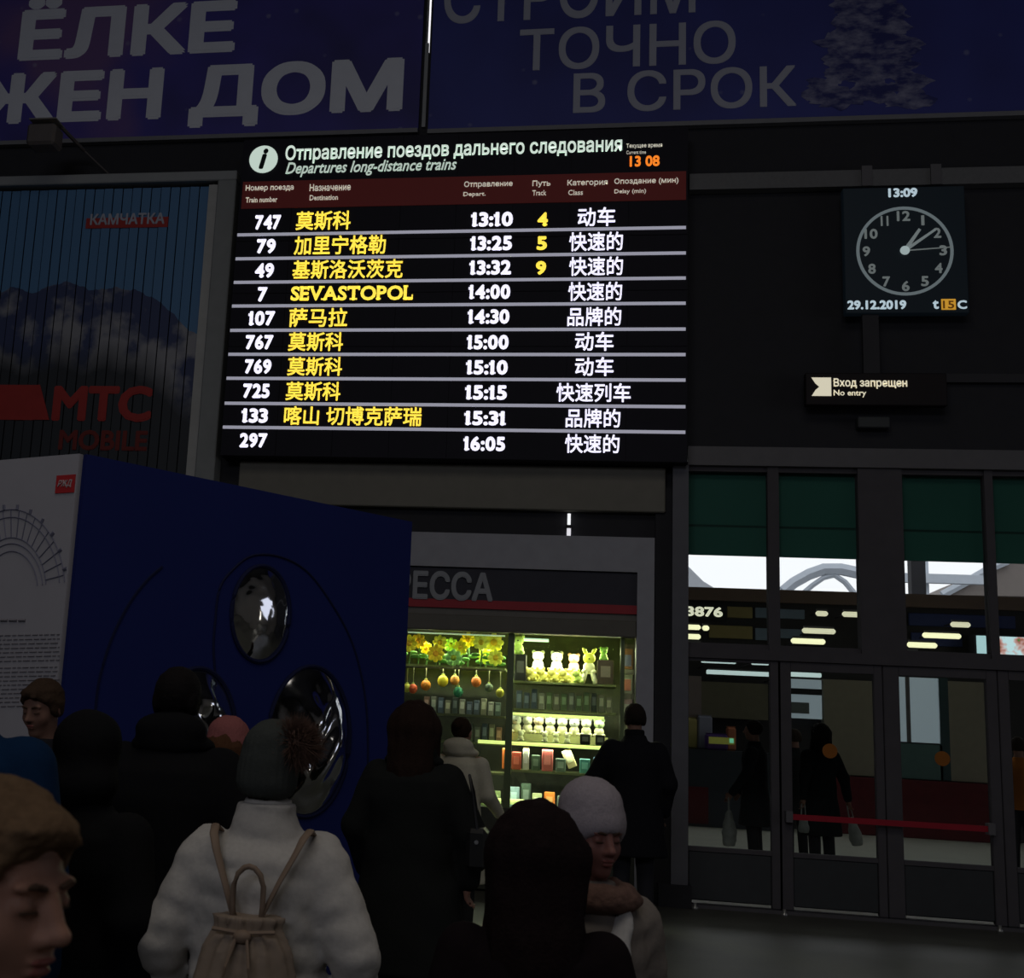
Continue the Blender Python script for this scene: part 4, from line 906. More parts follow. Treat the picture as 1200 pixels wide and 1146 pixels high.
MB().prism(poly, YO+4, YO+9).build('roof', mat('pale_roof', (.40, .42, .46), .7), t); q = at(815, 700, YO+4)[0]; B('wall', ROOF, q-6, q+1.5, YO+4.5, YO+8.5, -.15, poly[4][1], t)
t = thing('station_roof', 'brown pitched shed roof with pale edge beyond the right panes', 'building')
poly = [tuple(at(a, b, YO-2)[[0, 2]]) for a, b in [(1108, 697), (1135, 683), (1160, 668), (1178, 660), (1230, 657), (1260, 700)]]
MB().prism(poly, YO-2, YO+5).build('roof', ROOF, t)
MB().tube([tuple(at(a, b, YO-2.1)) for a, b in [(1104, 697), (1135, 680.5), (1160, 666), (1180, 657.5)]], .14, 6).build('roof_edge', STL, t)
B('wall', ROOF, poly[0][0]+.3, poly[-1][0]+3, YO-1.5, YO+4.5, -.15, poly[0][1], t)
# overhead gantry behind third pane
t = thing('overhead_gantry', 'pale horizontal gantry beam crossing the sky in the third pane', 'gantry')
a_ = at(1040, 676, 34.); b_ = at(1162, 676, 34.); MB().box(a_[0], b_[0], 34, 34.2, a_[2]-.12, a_[2]+.12).build('crossbeam', mat('gantry_steel', (.5, .55, .62), .5), t)
c_ = at(1086, 676, 34.); B('gantry_post', mat('gantry_steel', (.5, .55, .62), .5), c_[0]-.15, c_[0]+.12, 34.25, 34.5, -.15, a_[2]+1.2, t)
c_ = at(1076, 676, 28.); B('dark_post', BLK, at(1068, 676, 28.)[0], at(1085, 676, 28.)[0], 28, 28.3, -.15, 7.5, t)

# ------------------------------------------------------------------ blue exhibition stand
HB = 2.75
A = atz(98, 533, HB); Bp = atz(479, 612, HB); Cp = atz(0, 541, HB); A[2] = Bp[2] = Cp[2] = 0
Cp = A+(Cp-A)/np.linalg.norm(Cp-A)*1.6
Ep = Bp+np.array([-.75, 1.0, 0]); Gp = Cp+np.array([-.1, 1.6, 0])
BLUE = mat('deep_blue_laminate', (.014, .022, .125), .8, spec=.12, var=.06, scale=2)
WHP = mat('white_print_panel', (.40, .385, .41), .7, var=.05)
ex = thing('exhibition_stand', 'tall dark blue exhibition stand with mirrored oval windows and a white side panel', 'stand')
fp = [A, Bp, Ep, Gp, Cp]
vs = [(p[0], p[1], z) for z in (0.02, HB-.02) for p in fp]; nfp = 5
MB().add(vs, [tuple(range(5))[::-1], tuple(range(5, 10))]+[(i, (i+1) % 5, 5+(i+1) % 5, 5+i) for i in range(5)]).build('stand_body', BLUE, ex)
def plate(P, Q, off0, off1, u0, u1, z0, z1, name, m, parent):
    P = np.array(P[:2]); Q = np.array(Q[:2]); d = (Q-P)/np.linalg.norm(Q-P); n_ = np.array([d[1], -d[0]]);
    vs = []
    for o_ in (off0, off1):
        for u, z in ((u0, z0), (u1, z0), (u1, z1), (u0, z1)):
            p = P+d*u+n_*o_; vs.append((p[0], p[1], z))
    return MB().add(vs, [(0, 1, 2, 3), (7, 6, 5, 4), (0, 4, 5, 1), (1, 5, 6, 2), (2, 6, 7, 3), (3, 7, 4, 0)]).build(name, m, parent)
LAB = float(np.linalg.norm(Bp-A)); LCA = float(np.linalg.norm(A-Cp))
plate(A, Bp, .001, .03, 0.0, LAB, .04, HB, 'front_board', BLUE, ex)
tag(plate(Cp, A, .001, .03, 0, LCA, .04, HB, 'side_board', WHP, ex), 'white printed side panel')
class Face:                          # maps photo points onto one vertical face of the stand
    def __init__(s, P, Q, off):
        s.d = nrm(Q-P); s.n = np.array([s.d[1], -s.d[0], 0]); s.P = np.array(P)+s.n*off
    def w(s, x, y):
        r_ = ray(x, y); t = ((s.P-CAM)@s.n)/(r_@s.n); return CAM+r_*t
    def uv(s, x, y): p = s.w(x, y); return float((p-s.P)@s.d), float(p[2])
    def pt(s, u, v, o=0.): p = s.P+s.d*u+s.n*o; return (p[0], p[1], v)
fb = Face(A, Bp, .031); fw = Face(Cp, A, .031)
GRV = mat('seam_dark_blue', (.006, .009, .045), .8)
def seam(face, pts, r, m, name, parent, n=5):
    # smooth polyline through photo points
    P = np.array([face.uv(*p) for p in pts]); t = np.linspace(0, len(P)-1, 6*(len(P)-1)+1); idx = np.arange(len(P))
    def cr(i): 
        k = int(min(math.floor(i), len(P)-2)); f = i-k; p0 = P[max(k-1, 0)]; p1 = P[k]; p2 = P[k+1]; p3 = P[min(k+2, len(P)-1)]
        return .5*((2*p1)+(-p0+p2)*f+(2*p0-5*p1+4*p2-p3)*f*f+(-p0+3*p1-3*p2+p3)*f**3)
    pts3 = [face.pt(*cr(i), .0) for i in t]
    return MB().tube(pts3, r, n).build(name, m, parent)
seam(fb, [(253, 800), (250, 760), (252, 728), (257, 690), (272, 668), (296, 651), (330, 653), (362, 672), (392, 713), (412, 752), (424, 795), (430, 840), (431, 900)], .007, GRV, 'curved_seam', ex)
seam(fb, [(190, 664), (172, 680), (152, 706), (132, 745), (119, 785), (113, 818), (110, 870)], .007, GRV, 'curved_seam', ex)
def chrome(name, bump, scale):
    m = bpy.data.materials.new(name); m.use_nodes = True; nt = m.node_tree; b = nt.nodes['Principled BSDF']; b.inputs['Metallic'].default_value = 1; b.inputs['Roughness'].default_value = .09
    b.inputs['Base Color'].default_value = (.75, .76, .78, 1); n = nt.nodes.new('ShaderNodeTexNoise'); n.inputs['Scale'].default_value = scale; n.inputs['Detail'].default_value = 2; g = nt.nodes.new('ShaderNodeNewGeometry'); nt.links.new(g.outputs['Position'], n.inputs['Vector'])
    bp = nt.nodes.new('ShaderNodeBump'); bp.inputs['Strength'].default_value = bump; bp.inputs['Distance'].default_value = .1; nt.links.new(n.outputs[0], bp.inputs['Height']); nt.links.new(bp.outputs[0], b.inputs['Normal']); return m
CH1 = chrome('smooth_mirror', .25, 5); CH2 = chrome('crumpled_mirror', .35, 3.2)
def oval(cx, cy, rx, ry, bulge, m, wr, lab):
    u, v = fb.uv(cx, cy); ru = (fb.uv(cx+rx, cy)[0]-fb.uv(cx-rx, cy)[0])/2; rv = (fb.uv(cx, cy-ry)[1]-fb.uv(cx, cy+ry)[1])/2
    nr, na = 16, 48; vs = []; rg_ = random.Random(int(cx))
    ph = [rg_.uniform(0, 6.28) for _ in range(8)]
    for i in range(nr+1):
        f = i/nr
        for k in range(na):
            t = 2*math.pi*k/na; x, z = f*math.cos(t), f*math.sin(t)
            o = bulge*(1-f*f)+wr*(1-f)*(math.sin(7*x+ph[0]+2*math.sin(4*z+ph[1]))+math.sin(8*z+ph[2]+2*math.sin(5*x+ph[3])))
            vs.append(fb.pt(u+ru*x, v+rv*z, .004+o))
    fs = [(i*na+k, i*na+(k+1) % na, (i+1)*na+(k+1) % na, (i+1)*na+k) for i in range(nr) for k in range(na)]
    tag(MB().add(vs, fs).build('oval_mirror', m, ex, True), lab)
    rim = [fb.pt(u+ru*1.03*math.cos(2*math.pi*k/40), v+rv*1.03*math.sin(2*math.pi*k/40), .004) for k in range(41)]
    MB().tube(rim, .012, 6, cap=False).build('oval_rim', GRV, ex)
oval(305.5, 719, 33, 55, .05, CH1, 0, 'smooth oval mirror at the top of the stand')
oval(362, 868, 47, 86, .12, CH2, .022, 'crumpled oval mirror at the lower right')
oval(228, 868, 47, 84, .12, CH2, .022, 'crumpled oval mirror at the lower left')
# prints on the white side
INK = mat('grey_blue_ink', (.17, .17, .23), .7); INK2 = mat('grey_ink', (.20, .19, .21), .7)
def arc(cx, cy, rx, ry, a0, a1, r=.004):
    pts = [fw.w(cx+rx*math.cos(R(a)), cy-ry*math.sin(R(a))) for a in np.linspace(a0, a1, 26)]
    return [tuple(p) for p in pts]
dr = MB()
for rx, ry in ((62, 93), (56, 84), (40, 60), (36, 53), (30, 44)): dr.tube(arc(14, 690, rx, ry, 5, 150), .0035, 4)
for a in range(10, 150, 9):
    dr.tube([tuple(fw.w(14+r0*math.cos(R(a)), 690-q0*math.sin(R(a)))) for r0, q0 in ((40, 60), (62, 93))], .0035, 4)
for a in range(14, 150, 14):
    dr.tube([tuple(fw.w(14+r0*math.cos(R(a)), 690-q0*math.sin(R(a)))) for r0, q0 in ((62, 93), (66, 99))], .009, 5)
dr.build('arch_drawing', INK, ex)
tx = MB(); rg = random.Random(2)
for y in list(range(744, 776, 5))+list(range(782, 830, 5)):
    x = -45.
    while x < 70-(y-744)*.08:
        l = rg.uniform(3, 9); q = [fw.w(x, y+(x-40)*-.02), fw.w(min(x+l, 70), y+(min(x+l, 70)-40)*-.02)]
        if l > 1: tx.tube([tuple(p) for p in q], .0035, 4)
        x += l+1.8
for x, l in ((-14, 12), (1, 8), (11, 9), (22, 8)): tx.tube([tuple(fw.w(x, 727)), tuple(fw.w(x+l, 727))], .008, 4)
tx.build('printed_text_lines', INK2, ex)['kind'] = 'stuff'
u0, v1 = fw.uv(67, 557.5); u1, v0 = fw.uv(87, 577)
tag(plate(fw.P, fw.P+fw.d, 0, .004, u0, u1, v0, v1, 'red_logo', mat('logo_red', (.50, .03, .035), .6), ex), 'small red square logo')
lg = text('logo_lettering', 'РЖД', (0, u1-u0-.03, (v0+v1)/2-.02, (v0+v1)/2+.02), 0, mat('logo_white', (.55, .45, .45), .6), ex, bold=.03, slant=.3, thick=.003)
lg.location = fw.pt(u0+.015, 0, .005); lg.rotation_euler = (0, 0, math.atan2(fw.d[1], fw.d[0]))

# ------------------------------------------------------------------ people
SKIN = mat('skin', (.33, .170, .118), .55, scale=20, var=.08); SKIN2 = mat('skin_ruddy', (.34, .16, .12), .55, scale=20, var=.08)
def head_field(f, big=True, mouth=0.):
    f.ell((0, -.012, .025), (.076, .096, .092), .01)
    f.ell((0, .022, -.045), (.056, .064, .072), .03)
    f.ell((0, .066, -.098), (.022, .018, .017), .025)
    for s in (-1, 1):
        f.ell((s*.036, .056, -.030), (.024, .022, .028), .02)
        f.ell((s*.026, .080, .023), (.026, .010, .008), .014)
        f.ell((s*.031, .097, .003), (.017, .012, .010), .012, sub=True)
        f.ell((s*.031, .0765, .002), (.0145, .0125, .0115), .005)
        f.ell((s*.079, -.010, -.006), (.009, .020, .031), .006, rot=(R(-12), 0, R(-s*18)))
        f.ell((s*.0115, .099, -.033), (.0085, .010, .0075), .006)
    f.ell((0, .070, -.040), (.030, .0215, .034), .02); f.ell((0, .086, -.012), (.013, .018, .026), .012)
    f.cap((0, .086, .016), (0, .108, -.024), .0085, .0105, .010)
    f.ell((0, .113, -.028), (.012, .012, .0105), .007)
    f.ell((0, .0905, -.057), (.022, .0095, .0055), .005)
    f.ell((0, .0875, -.069), (.019, .0095, .0065), .005)
    f.ell((0, .098, -.063), (.024, .006, .0012), .003, sub=True)
def hand_field(f, W, dirn, side, curl=.5, r=.0088, S_=1.0):
    W = np.array(W, float); d = nrm(dirn); up = np.array([0, 1, 0]) if abs(d[1]) < .8 else np.array([0, 0, 1]); a = nrm(up-d*(up@d)); b = np.cross(d, a)*side
    # palm plane spanned by d and a; b is the palm normal
    f.cap(W, W+d*.045, .024, .026, .02); f.cap(W+d*.03+a*.018, W+d*.075+a*.026, .017, .014, .015); f.cap(W+d*.03-a*.018, W+d*.07-a*.024, .016, .013, .015)
    for i, (o, L) in enumerate(((.030, .070), (.010, .078), (-.010, .072), (-.029, .056))):
        p = W+d*.080+a*o; q = p+(d*math.cos(curl*.6)+b*math.sin(curl*.6))*L*.5; t = q+(d*math.cos(curl*1.6)+b*math.sin(curl*1.6))*L*.5
        f.cap(p, q, r, r*.95, .004); f.cap(q, t, r*.95, r*.8, .004)
    p = W+d*.02+a*.026; q = p+d*.028+a*.026; f.cap(p, q, .012, .011, .01); f.cap(q, q+d*.030+b*.010, .011, .009, .004)

def person(label, px_, Y, top_py, yaw, S_=None, coat=(.02, .02, .022), coat_rows=None, hem=.75, skin=SKIN, hair='short', haircol=(.03, .02, .015),
           hat=None, hatcol=(.1, .1, .1), trou=(.02, .02, .025), arms=None, headrot=(0, 0, 0), fine=None, puff=0., lean=(0, 0), brow=False, gloves=False, vox=.015, sleeve=1.0, fat=1.0, mouth=0, collar=None, hairfn=None, hpos=None, hood=False):
    z_top = at(px_, top_py, Y)[2]; extra = .03 if hat else .012
    sc = (z_top-extra)/1.762 if S_ is None else S_
    x = at(px_, 850, Y)[0]
    t = thing('person', label, 'person', (x, Y, 0), yaw); t.scale = (sc, sc, sc)
    lx, ly = lean
    hc = np.array([lx, ly+.02, 1.640]) if hpos is None else np.array(hpos); HR = rotm(headrot)
    arms = arms or [((-.245, -.03, 1.13), (-.25, .07, .90)), ((.245, -.03, 1.13), (.25, .07, .90))]
    fh = fine or .010
    f = Field((-.42, -.36, -.01), (.42, .50, 1.84), vox, ((hc[0]-.12, hc[1]-.13, hc[2]-.15), (hc[0]+.12, hc[1]+.15, hc[2]+.14)), fh)
    # trunk
    f.col([(.88, .15, .10, 0, 0), (1.0, .155, .11, 0, 0), (1.12, .135, .10, lx*.4, ly*.4), (1.28, .165, .115, lx*.7, ly*.7), (1.38, .165, .10, lx*.85, ly*.85), (1.45, .08, .07, lx, ly)], .03)
    f.cap((lx, ly-.01, 1.42), hc+HR@np.array([0, -.015, -.06]), .062, .055, .03)
    for s in (-1, 1):
        e_, w_ = arms[0 if s < 0 else 1]; sh = np.array([s*.175+lx*.85, ly*.85, 1.395])
        f.cap(sh, e_, .055, .042, .03); f.cap(e_, w_, .042, .028, .015)
        hd = nrm(np.array(w_)-np.array(e_)); hand_field(f, w_, hd, s, .6, r=.0105)
        f.cap((s*.085, 0, .90), (s*.095, .015, .50), .085, .058, .03); f.cap((s*.095, .015, .50), (s*.10, -.01, .10), .056, .038, .02)
        f.ell((s*.10, .05, .045), (.045, .125, .045), .02)
    f.frame(hc, HR); head_field(f); f.frame()
    body = f.mesh('body', skin, t)
    # trousers and shoes
    g = Field((-.30, -.2, 0), (.30, .32, 1.08), .016)
    g.ell((0, 0, .93), (.175, .125, .12), .03)
    for s in (-1, 1): g.cap((s*.085, 0, .92), (s*.095, .015, .50), .098, .072, .03); g.cap((s*.095, .015, .50), (s*.10, -.01, .10), .072, .062, .02)
    if hem > .12: g.mesh('trousers', mat('cloth_%.3f_%.3f_%.3f' % trou, trou, .9), t)
    for s in (-1, 1):
        g = Field((s*.10-.09, -.14, -.005), (s*.10+.09, .25, .18), .012)
        g.ell((s*.10, .05, .05), (.053, .138, .052), .02).cap((s*.10, -.01, .05), (s*.10, -.01, .14), .05, .055, .02)
        g.F = np.maximum(g.F, 0.001-g.ax[2][None, None, :]); g.mesh('shoe', mat('shoe_black', (.02, .02, .02), .6), t)
    # coat
    CMt = mat('coat_%.3f_%.3f_%.3f' % coat, coat, .95, scale=60, var=.12, bump=.08, spec=.05)
    cv = min(vox, .013)
    g = Field((-.48, -.40, hem-.03), (.48, .50, 1.62), cv)
    rows_ = coat_rows or [(hem, .20+.10*(1.0-hem), .15+.09*(1.0-hem)), (.95, .195, .15), (1.12, .180, .145), (1.28, .200, .150), (1.38, .190, .140), (1.43, .13, .11), (1.475, .085, .085), (1.51, .078, .080)]
    rows_ = [(r[0], r[1]*fat, r[2]*fat, lx*max(0, min(1, (r[0]-.9)/.5)), ly*max(0, min(1, (r[0]-.9)/.5))) for r in rows_]
    pf = (lambda q: puff*(np.abs(np.sin(q[..., 2]*math.pi/.095+.5*np.sin(q[..., 0]*9)))**.6-.5)+wob(q, 34, puff*.5)) if puff else (lambda q: wob(q, 11, .007))
    g.col(rows_, .03, disp=pf)
    for s in (-1, 1):
        e_, w_ = [np.array(v) for v in arms[0 if s < 0 else 1]]; sh = np.array([s*.185+lx*.85, ly*.85, 1.375])
        r0 = .075*sleeve
        pa = (lambda q, t_, a=e_, L=1: puff*.9*(np.abs(np.sin(t_*math.pi*3.1))**.6-.5)+wob(q, 36, puff*.6)) if puff else (lambda q, t_: wob(q, 13, .005))
        g.cap(sh, e_, r0, r0*.92, .03, disp=pa); g.cap(e_, w_-(nrm(w_-e_)*.01), r0*.90, r0*.66, .02, disp=pa)
    cz = hc[2]-.075
    g.cap(hc+HR@np.array([0, -.02, -.09]), (hc[0], hc[1]+.22*0+.0, hc[2]+.3), .001, .001, .001)
    co = g.mesh('coat', CMt, t)
    # hair / hats in the head frame
    hm = mat('hair_%.3f_%.3f_%.3f' % haircol, haircol, .85, scale=90, var=.35, bump=.2, spec=.08)
    hh = min(fh, .008) if fine else .010
    def hf(lo, hi, h=hh): q = Field(hc+np.array(lo), hc+np.array(hi), h); q.frame(hc, HR); return q
    if hair == 'short':
        g = hf((-.14, -.16, -.12), (.14, .16, .17)); g.ell((0, -.018, .032), (.088, .106, .098), .01); 
        for s in (-1, 1): g.ell((s*.070, -.03, -.01), (.020, .055, .05), .015)
        g.ell((0, .10, -.035), (.095, .075, .095), .012, sub=True); g.ell((0, -.02, -.12), (.12, .14, .055), .02, sub=True)
        g.disp(lambda q: wob(q*np.array([1, .35, 1]), 95, .004)); g.mesh('hair', hm, t)
    elif hair == 'fringe':
        g = hf((-.15, -.16, -.12), (.15, .18, .19)); g.ell((0, -.018, .034), (.085, .104, .096), .01)
        g.ell((0, .010, .042), (.079, .093, .084), .015); g.ell((.008, .078, .084), (.045, .026, .022), .015, rot=(R(-30), 0, 0)); g.ell((-.02, .088, .066), (.022, .016, .014), .012)
        for s in (-1, 1): g.ell((s*.072, -.02, -.002), (.016, .045, .045), .015)
        g.ell((0, .124, -.020), (.150, .098, .086), .018, sub=True); g.ell((0, -.02, -.125), (.12, .14, .06), .02, sub=True)
        g.disp(lambda q: wob(q*np.array([1., .3, .8]), 70, .0042)+wob(q*np.array([1., .35, .7]), 230, .0022)); g.mesh('hair', hm, t)
    elif hair in ('long', 'bigloose'):
        b_ = 1.0 if hair == 'long' else 1.22
        g = hf((-.24, -.26, -.42), (.24, .18, .18), .011); g.ell((0, -.022, .034), (.092*b_, .110*b_, .100*b_), .01)
        g.cap((0, -.055, .0), (0, -.09, -.26), .10*b_, .085*b_, .04, flat=(.85, 1.1, 1))
        for s in (-1, 1): g.cap((s*.065*b_, .0, .0), (s*.09*b_, .02, -.24), .038*b_, .035, .03)
        g.ell((0, .12, -.06), (.062, .085, .14), .01, sub=True)
        g.disp(lambda q: wob(q*np.array([1, 1, .22]), 55, .008)+wob(q*np.array([1, 1, .18]), 150, .004)); g.mesh('hair', hm, t)
    elif hair == 'bun':
        g = hf((-.14, -.2, -.14), (.14, .14, .2)); g.ell((0, -.02, .032), (.086, .104, .098), .01); g.ell((0, -.115, .06), (.045, .045, .042), .01)
        g.ell((0, .105, -.035), (.09, .075, .10), .012, sub=True); g.disp(lambda q: wob(q, 80, .003)); g.mesh('hair', hm, t)
    if hat:
        hmt = mat('hat_%.3f_%.3f_%.3f' % hatcol, hatcol, .95, scale=160, var=.2, bump=.15, spec=.05)
        if hat in ('beanie', 'pompom'):
            g = hf((-.17, -.18, -.10), (.17, .17, .22), .008); tl = .02
            g.ell((0, -.022, .040), (.103, .120, .110), .01); g.ell((0, -.03, .10), (.085, .095, .075), .03)
            if hat == 'pompom': g.ell((0, -.035, -.03), (.100, .108, .075), .03)
            g.ell((0, .11, -.075), (.12, .10, .10), .012, sub=True); g.ell((0, .0, -.135), (.2, .2, .058), .01, sub=True)
            g.disp(lambda q: .0022*np.sin(np.arctan2(q[..., 1]-hc[1], q[..., 0]-hc[0])*34)+wob(q, 30, .003)); g.mesh('hat', hmt, t)
            g = hf((-.17, -.18, -.10), (.17, .17, .16), .008)
        elif hat == 'cap':
            g = hf((-.16, -.16, -.05), (.16, .22, .2), .008); g.ell((0, -.012, .048), (.095, .115, .095), .01); g.ell((0, 0, -.045), (.2, .25, .07), .008, sub=True); g.ell((0, .12, .035), (.065, .07, .008), .01); g.mesh('hat', hmt, t)
    if hood or hat == 'hood':
        g = hf((-.24, -.26, -.26), (.24, .22, .20), .012)
        k_ = 1.0 if hat == 'hood' else 1.05
        if hat == 'hood':
            g.ell((0, -.02, .03), (.112, .128, .118), .01); g.ell((0, -.04, -.10), (.13, .12, .09), .05); g.ell((0, .15, -.01), (.075, .11, .105), .012, sub=True)
        else:
            g.ell((0, -.075, -.115), (.135, .085, .075), .03); g.ell((0, -.02, -.165), (.160, .130, .05), .03)
        g.disp(lambda q: wob(q, 16, .006)); g.mesh('hood', mat('hood_%.3f_%.3f_%.3f' % (hatcol if hat == 'hood' else coat), hatcol if hat == 'hood' else coat, .95, scale=60, bump=.1, spec=.05), t)
    if brow:
        bm_ = mat('eyebrow_brown', (.07, .04, .025), .8)
        for s in (-1, 1):
            g = hf((-.07, .02, -.03), (.07, .15, .06), .0035); g.cap((s*.014, .0925, .0215), (s*.030, .0915, .026), .0042, .0040, .003); g.cap((s*.030, .0915, .026), (s*.045, .0805, .0215), .0040, .0024, .003); g.mesh('eyebrow', bm_, body, 0)
        for s in (-1, 1):
            g = hf((-.07, .02, -.03), (.07, .15, .06), .003); g.cap((s*.021, .0895, -.0035), (s*.041, .0850, -.0035), .0026, .0026, .002); g.mesh('eyelashes', bm_, body, 0)
        g = hf((-.05, .06, -.09), (.05, .13, -.04), .003)
        g.ell((0, .0935, -.0572), (.021, .0082, .0050), .004); g.ell((0, .0905, -.0690), (.018, .0082, .0062), .004); g.ell((0, .103, -.0632), (.024, .008, .0012), .002, sub=True); g.mesh('lips', mat('lips', (.26, .085, .07), .5), body)
    if collar:
        g = Field((-.16, -.17, 1.40), (.16, .2, 1.60), .010); g.col([(1.43, .10, .10, lx, ly), (1.50, .082, .09, lx, ly+.005), (1.555, .080, .088, hc[0]*.7, ly+.01)], .01); g.disp(lambda q: wob(q, 40, .003)); g.mesh('collar', mat('collar_%.3f_%.3f_%.3f' % collar, collar, .95, scale=60, bump=.1, spec=.05), t)
    return t, sc, hc
def w_of(t, p):     # person-local point -> world
    c, s = math.cos(t.rotation_euler.z), math.sin(t.rotation_euler.z); k = t.scale[0]
    return Vector((t.location.x+k*(p[0]*c-p[1]*s), t.location.y+k*(p[0]*s+p[1]*c), t.location.z+k*p[2]))

AWAY = 0.0           # local +y = into the scene
# 1 young man, close at the left edge, looking to the right and down
person('young man with short light brown hair, close up at the left edge, looking down', -8, 1.16, 903, R(-106), coat=(.05, .055, .075), hem=.8, hair='fringe', haircol=(.13, .080, .045), headrot=(R(-5), 0, 0), fine=.0038, brow=True, vox=.016)
# 2 blue jacket
person('person in a blue jacket behind the close young man at the left edge', -55, 2.9, 708, R(8), coat=(.007, .026, .07), hem=.75, haircol=(.02, .018, .018), vox=.018, sleeve=1.15, fat=1.1)
# 3 boy facing the camera
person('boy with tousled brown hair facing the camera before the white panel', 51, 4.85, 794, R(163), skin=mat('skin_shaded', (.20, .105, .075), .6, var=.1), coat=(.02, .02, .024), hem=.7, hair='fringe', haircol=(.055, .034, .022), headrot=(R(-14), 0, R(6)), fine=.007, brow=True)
# dark hooded person next to the boy
person('person in a black hooded coat, back turned, between the boy and the tall man', 104, 3.45, 828, R(-12), coat=(.012, .012, .013), hem=.55, hat='hood', hatcol=(.012, .012, .013), hair=None, sleeve=1.2, fat=1.15)
# 4 tall man in black
person('tall man all in black seen from behind with a thick hood on his shoulders', 205, 4.4, 779, R(4), coat=(.010, .010, .011), hem=.65, hair='short', haircol=(.012, .010, .010), hood=True, sleeve=1.35, fat=1.22, arms=[((-.30, -.02, 1.12), (-.27, .16, .95)), ((.30, -.02, 1.12), (.27, .16, .95))])
# 5 pink hat
person('small person in a pink knitted hat between the tall man and the white jacket', 270, 5.3, 842, R(-60), skin=SKIN2, coat=(.04, .025, .03), hem=.6, hair='long', haircol=(.09, .04, .02), hat='beanie', hatcol=(.30, .105, .10), fine=.009)
# 7 woman in the big black coat
person('woman in a wide black coat with dark auburn hair before the kiosk window', 487, 6.1, 824, R(-6), coat=(.016, .017, .016), hem=.42, hair='bigloose', haircol=(.022, .012, .009), sleeve=1.3, fat=1.28, arms=[((-.29, .0, 1.12), (-.26, .12, .9)), ((.31, -.0, 1.12), (.30, .05, .88))], hood=True, trou=(.015, .015, .018))
# 8 cream coat
person('woman in a long cream coat with dark hair looking into the kiosk window', 541, 9.6, 839, R(-18), coat=(.55, .52, .40), hem=.42, hair='bun', haircol=(.03, .018, .010), arms=[((-.24, 0, 1.13), (-.22, .15, .95)), ((.235, .04, 1.14), (.27, .24, .98))], hood=True, trou=(.02, .02, .02))
# 9 man in black at the kiosk
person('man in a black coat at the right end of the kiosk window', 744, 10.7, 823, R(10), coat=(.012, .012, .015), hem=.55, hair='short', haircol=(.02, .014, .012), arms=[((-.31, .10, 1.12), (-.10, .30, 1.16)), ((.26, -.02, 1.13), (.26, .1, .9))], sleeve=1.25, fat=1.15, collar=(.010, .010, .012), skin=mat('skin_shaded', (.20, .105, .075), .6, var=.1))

# 6 woman in white quilted jacket
WJ, ws_, whc = person('woman in a white quilted jacket and a dark pompom hat seen from behind', 322, 3.45, 848, R(2), coat=(.50, .47, .43), hem=.72, hair=None, hat='pompom', hatcol=(.055, .060, .055), sleeve=1.18, fat=1.10, puff=.010, vox=.013, headrot=(0, R(6), 0), lean=(-.01, 0),
    arms=[((-.318, -.05, 1.09), (-.31, .12, .86)), ((.318, -.05, 1.09), (.31, .12, .86))], collar=(.50, .47, .43), skin=SKIN2,
    coat_rows=[(.72, .205, .155), (.95, .205, .160), (1.12, .200, .155), (1.28, .215, .158), (1.36, .205, .145), (1.405, .165, .12), (1.435, .115, .105), (1.475, .095, .098), (1.54, .090, .095)])
# fur pompom
pw = whc+np.array([.092, -.045, .095]); fur = MB(); rg = random.Random(8); FC = mat('brown_fur', (.13, .075, .055), .9, scale=60, var=.5)
def furball(c, r, n, ln, m, parent, name='fur_pompom'):
    f_ = MB(); f_.ell(c, (r, r, r), 12, 8)
    for k in range(n):
        d = Vector((rg.gauss(0, 1), rg.gauss(0, 1), rg.gauss(0, 1))).normalized(); a = d.orthogonal().normalized(); b = d.cross(a); p = Vector(c)+d*r*.8
        e_ = Vector(c)+d*(r+ln*rg.uniform(.5, 1))+Vector((rg.gauss(0, 1), rg.gauss(0, 1), rg.gauss(0, 1)-.4))*ln*.2; w0 = .0022
        f_.add([p+a*w0, p-a*w0*.5+b*w0*.8, p-a*w0*.5-b*w0*.8, e_], [(0, 1, 3), (1, 2, 3), (2, 0, 3)])
    o = f_.build(name, m, parent, fix=False); return o
pp = furball(tuple(pw), .062, 2600, .046, FC, WJ); pp['kind'] = 'stuff'; tag(pp, 'brown fur pompom')
# beige drawstring backpack on the white jacket
TAN = mat('beige_leather', (.25, .19, .14), .6, scale=14, var=.25, bump=.15); TAN2 = mat('tan_strap', (.24, .17, .12), .6, var=.2)
bp_ = thing('backpack', 'beige leather drawstring backpack worn on the white quilted jacket', 'backpack', w_of(WJ, (0.0, -.205, .82)), WJ.rotation_euler.z)
g = Field((-.20, -.15, -.03), (.20, .12, .40), .009)
g.col([(0, .125, .065, 0, -.01), (.04, .145, .080, 0, -.012), (.16, .140, .082, 0, -.012), (.25, .115, .070, 0, -.005), (.305, .082, .050, 0, .0), (.335, .095, .058, 0, .0)], .02, disp=lambda q: .007*np.sin(np.arctan2(q[..., 1]+.01, q[..., 0])*15)*np.clip((q[..., 2]-.10)/.2, 0, 1))
g.ell((0, 0, .36), (.075, .04, .035), .01, sub=True); g.mesh('bag_body', TAN, bp_)
g = Field((-.13, -.15, 0), (.13, 0, .22), .008); g.ell((0, -.078, .085), (.098, .032, .070), .02).disp(lambda q: wob(q, 40, .003)); g.mesh('front_pocket', TAN, bp_)
g = Field((-.13, -.15, .1), (.13, 0, .36), .006); g.ell((0, -.066, .288), (.026, .020, .018), .01); g.mesh('drawstring_knot', TAN2, bp_)
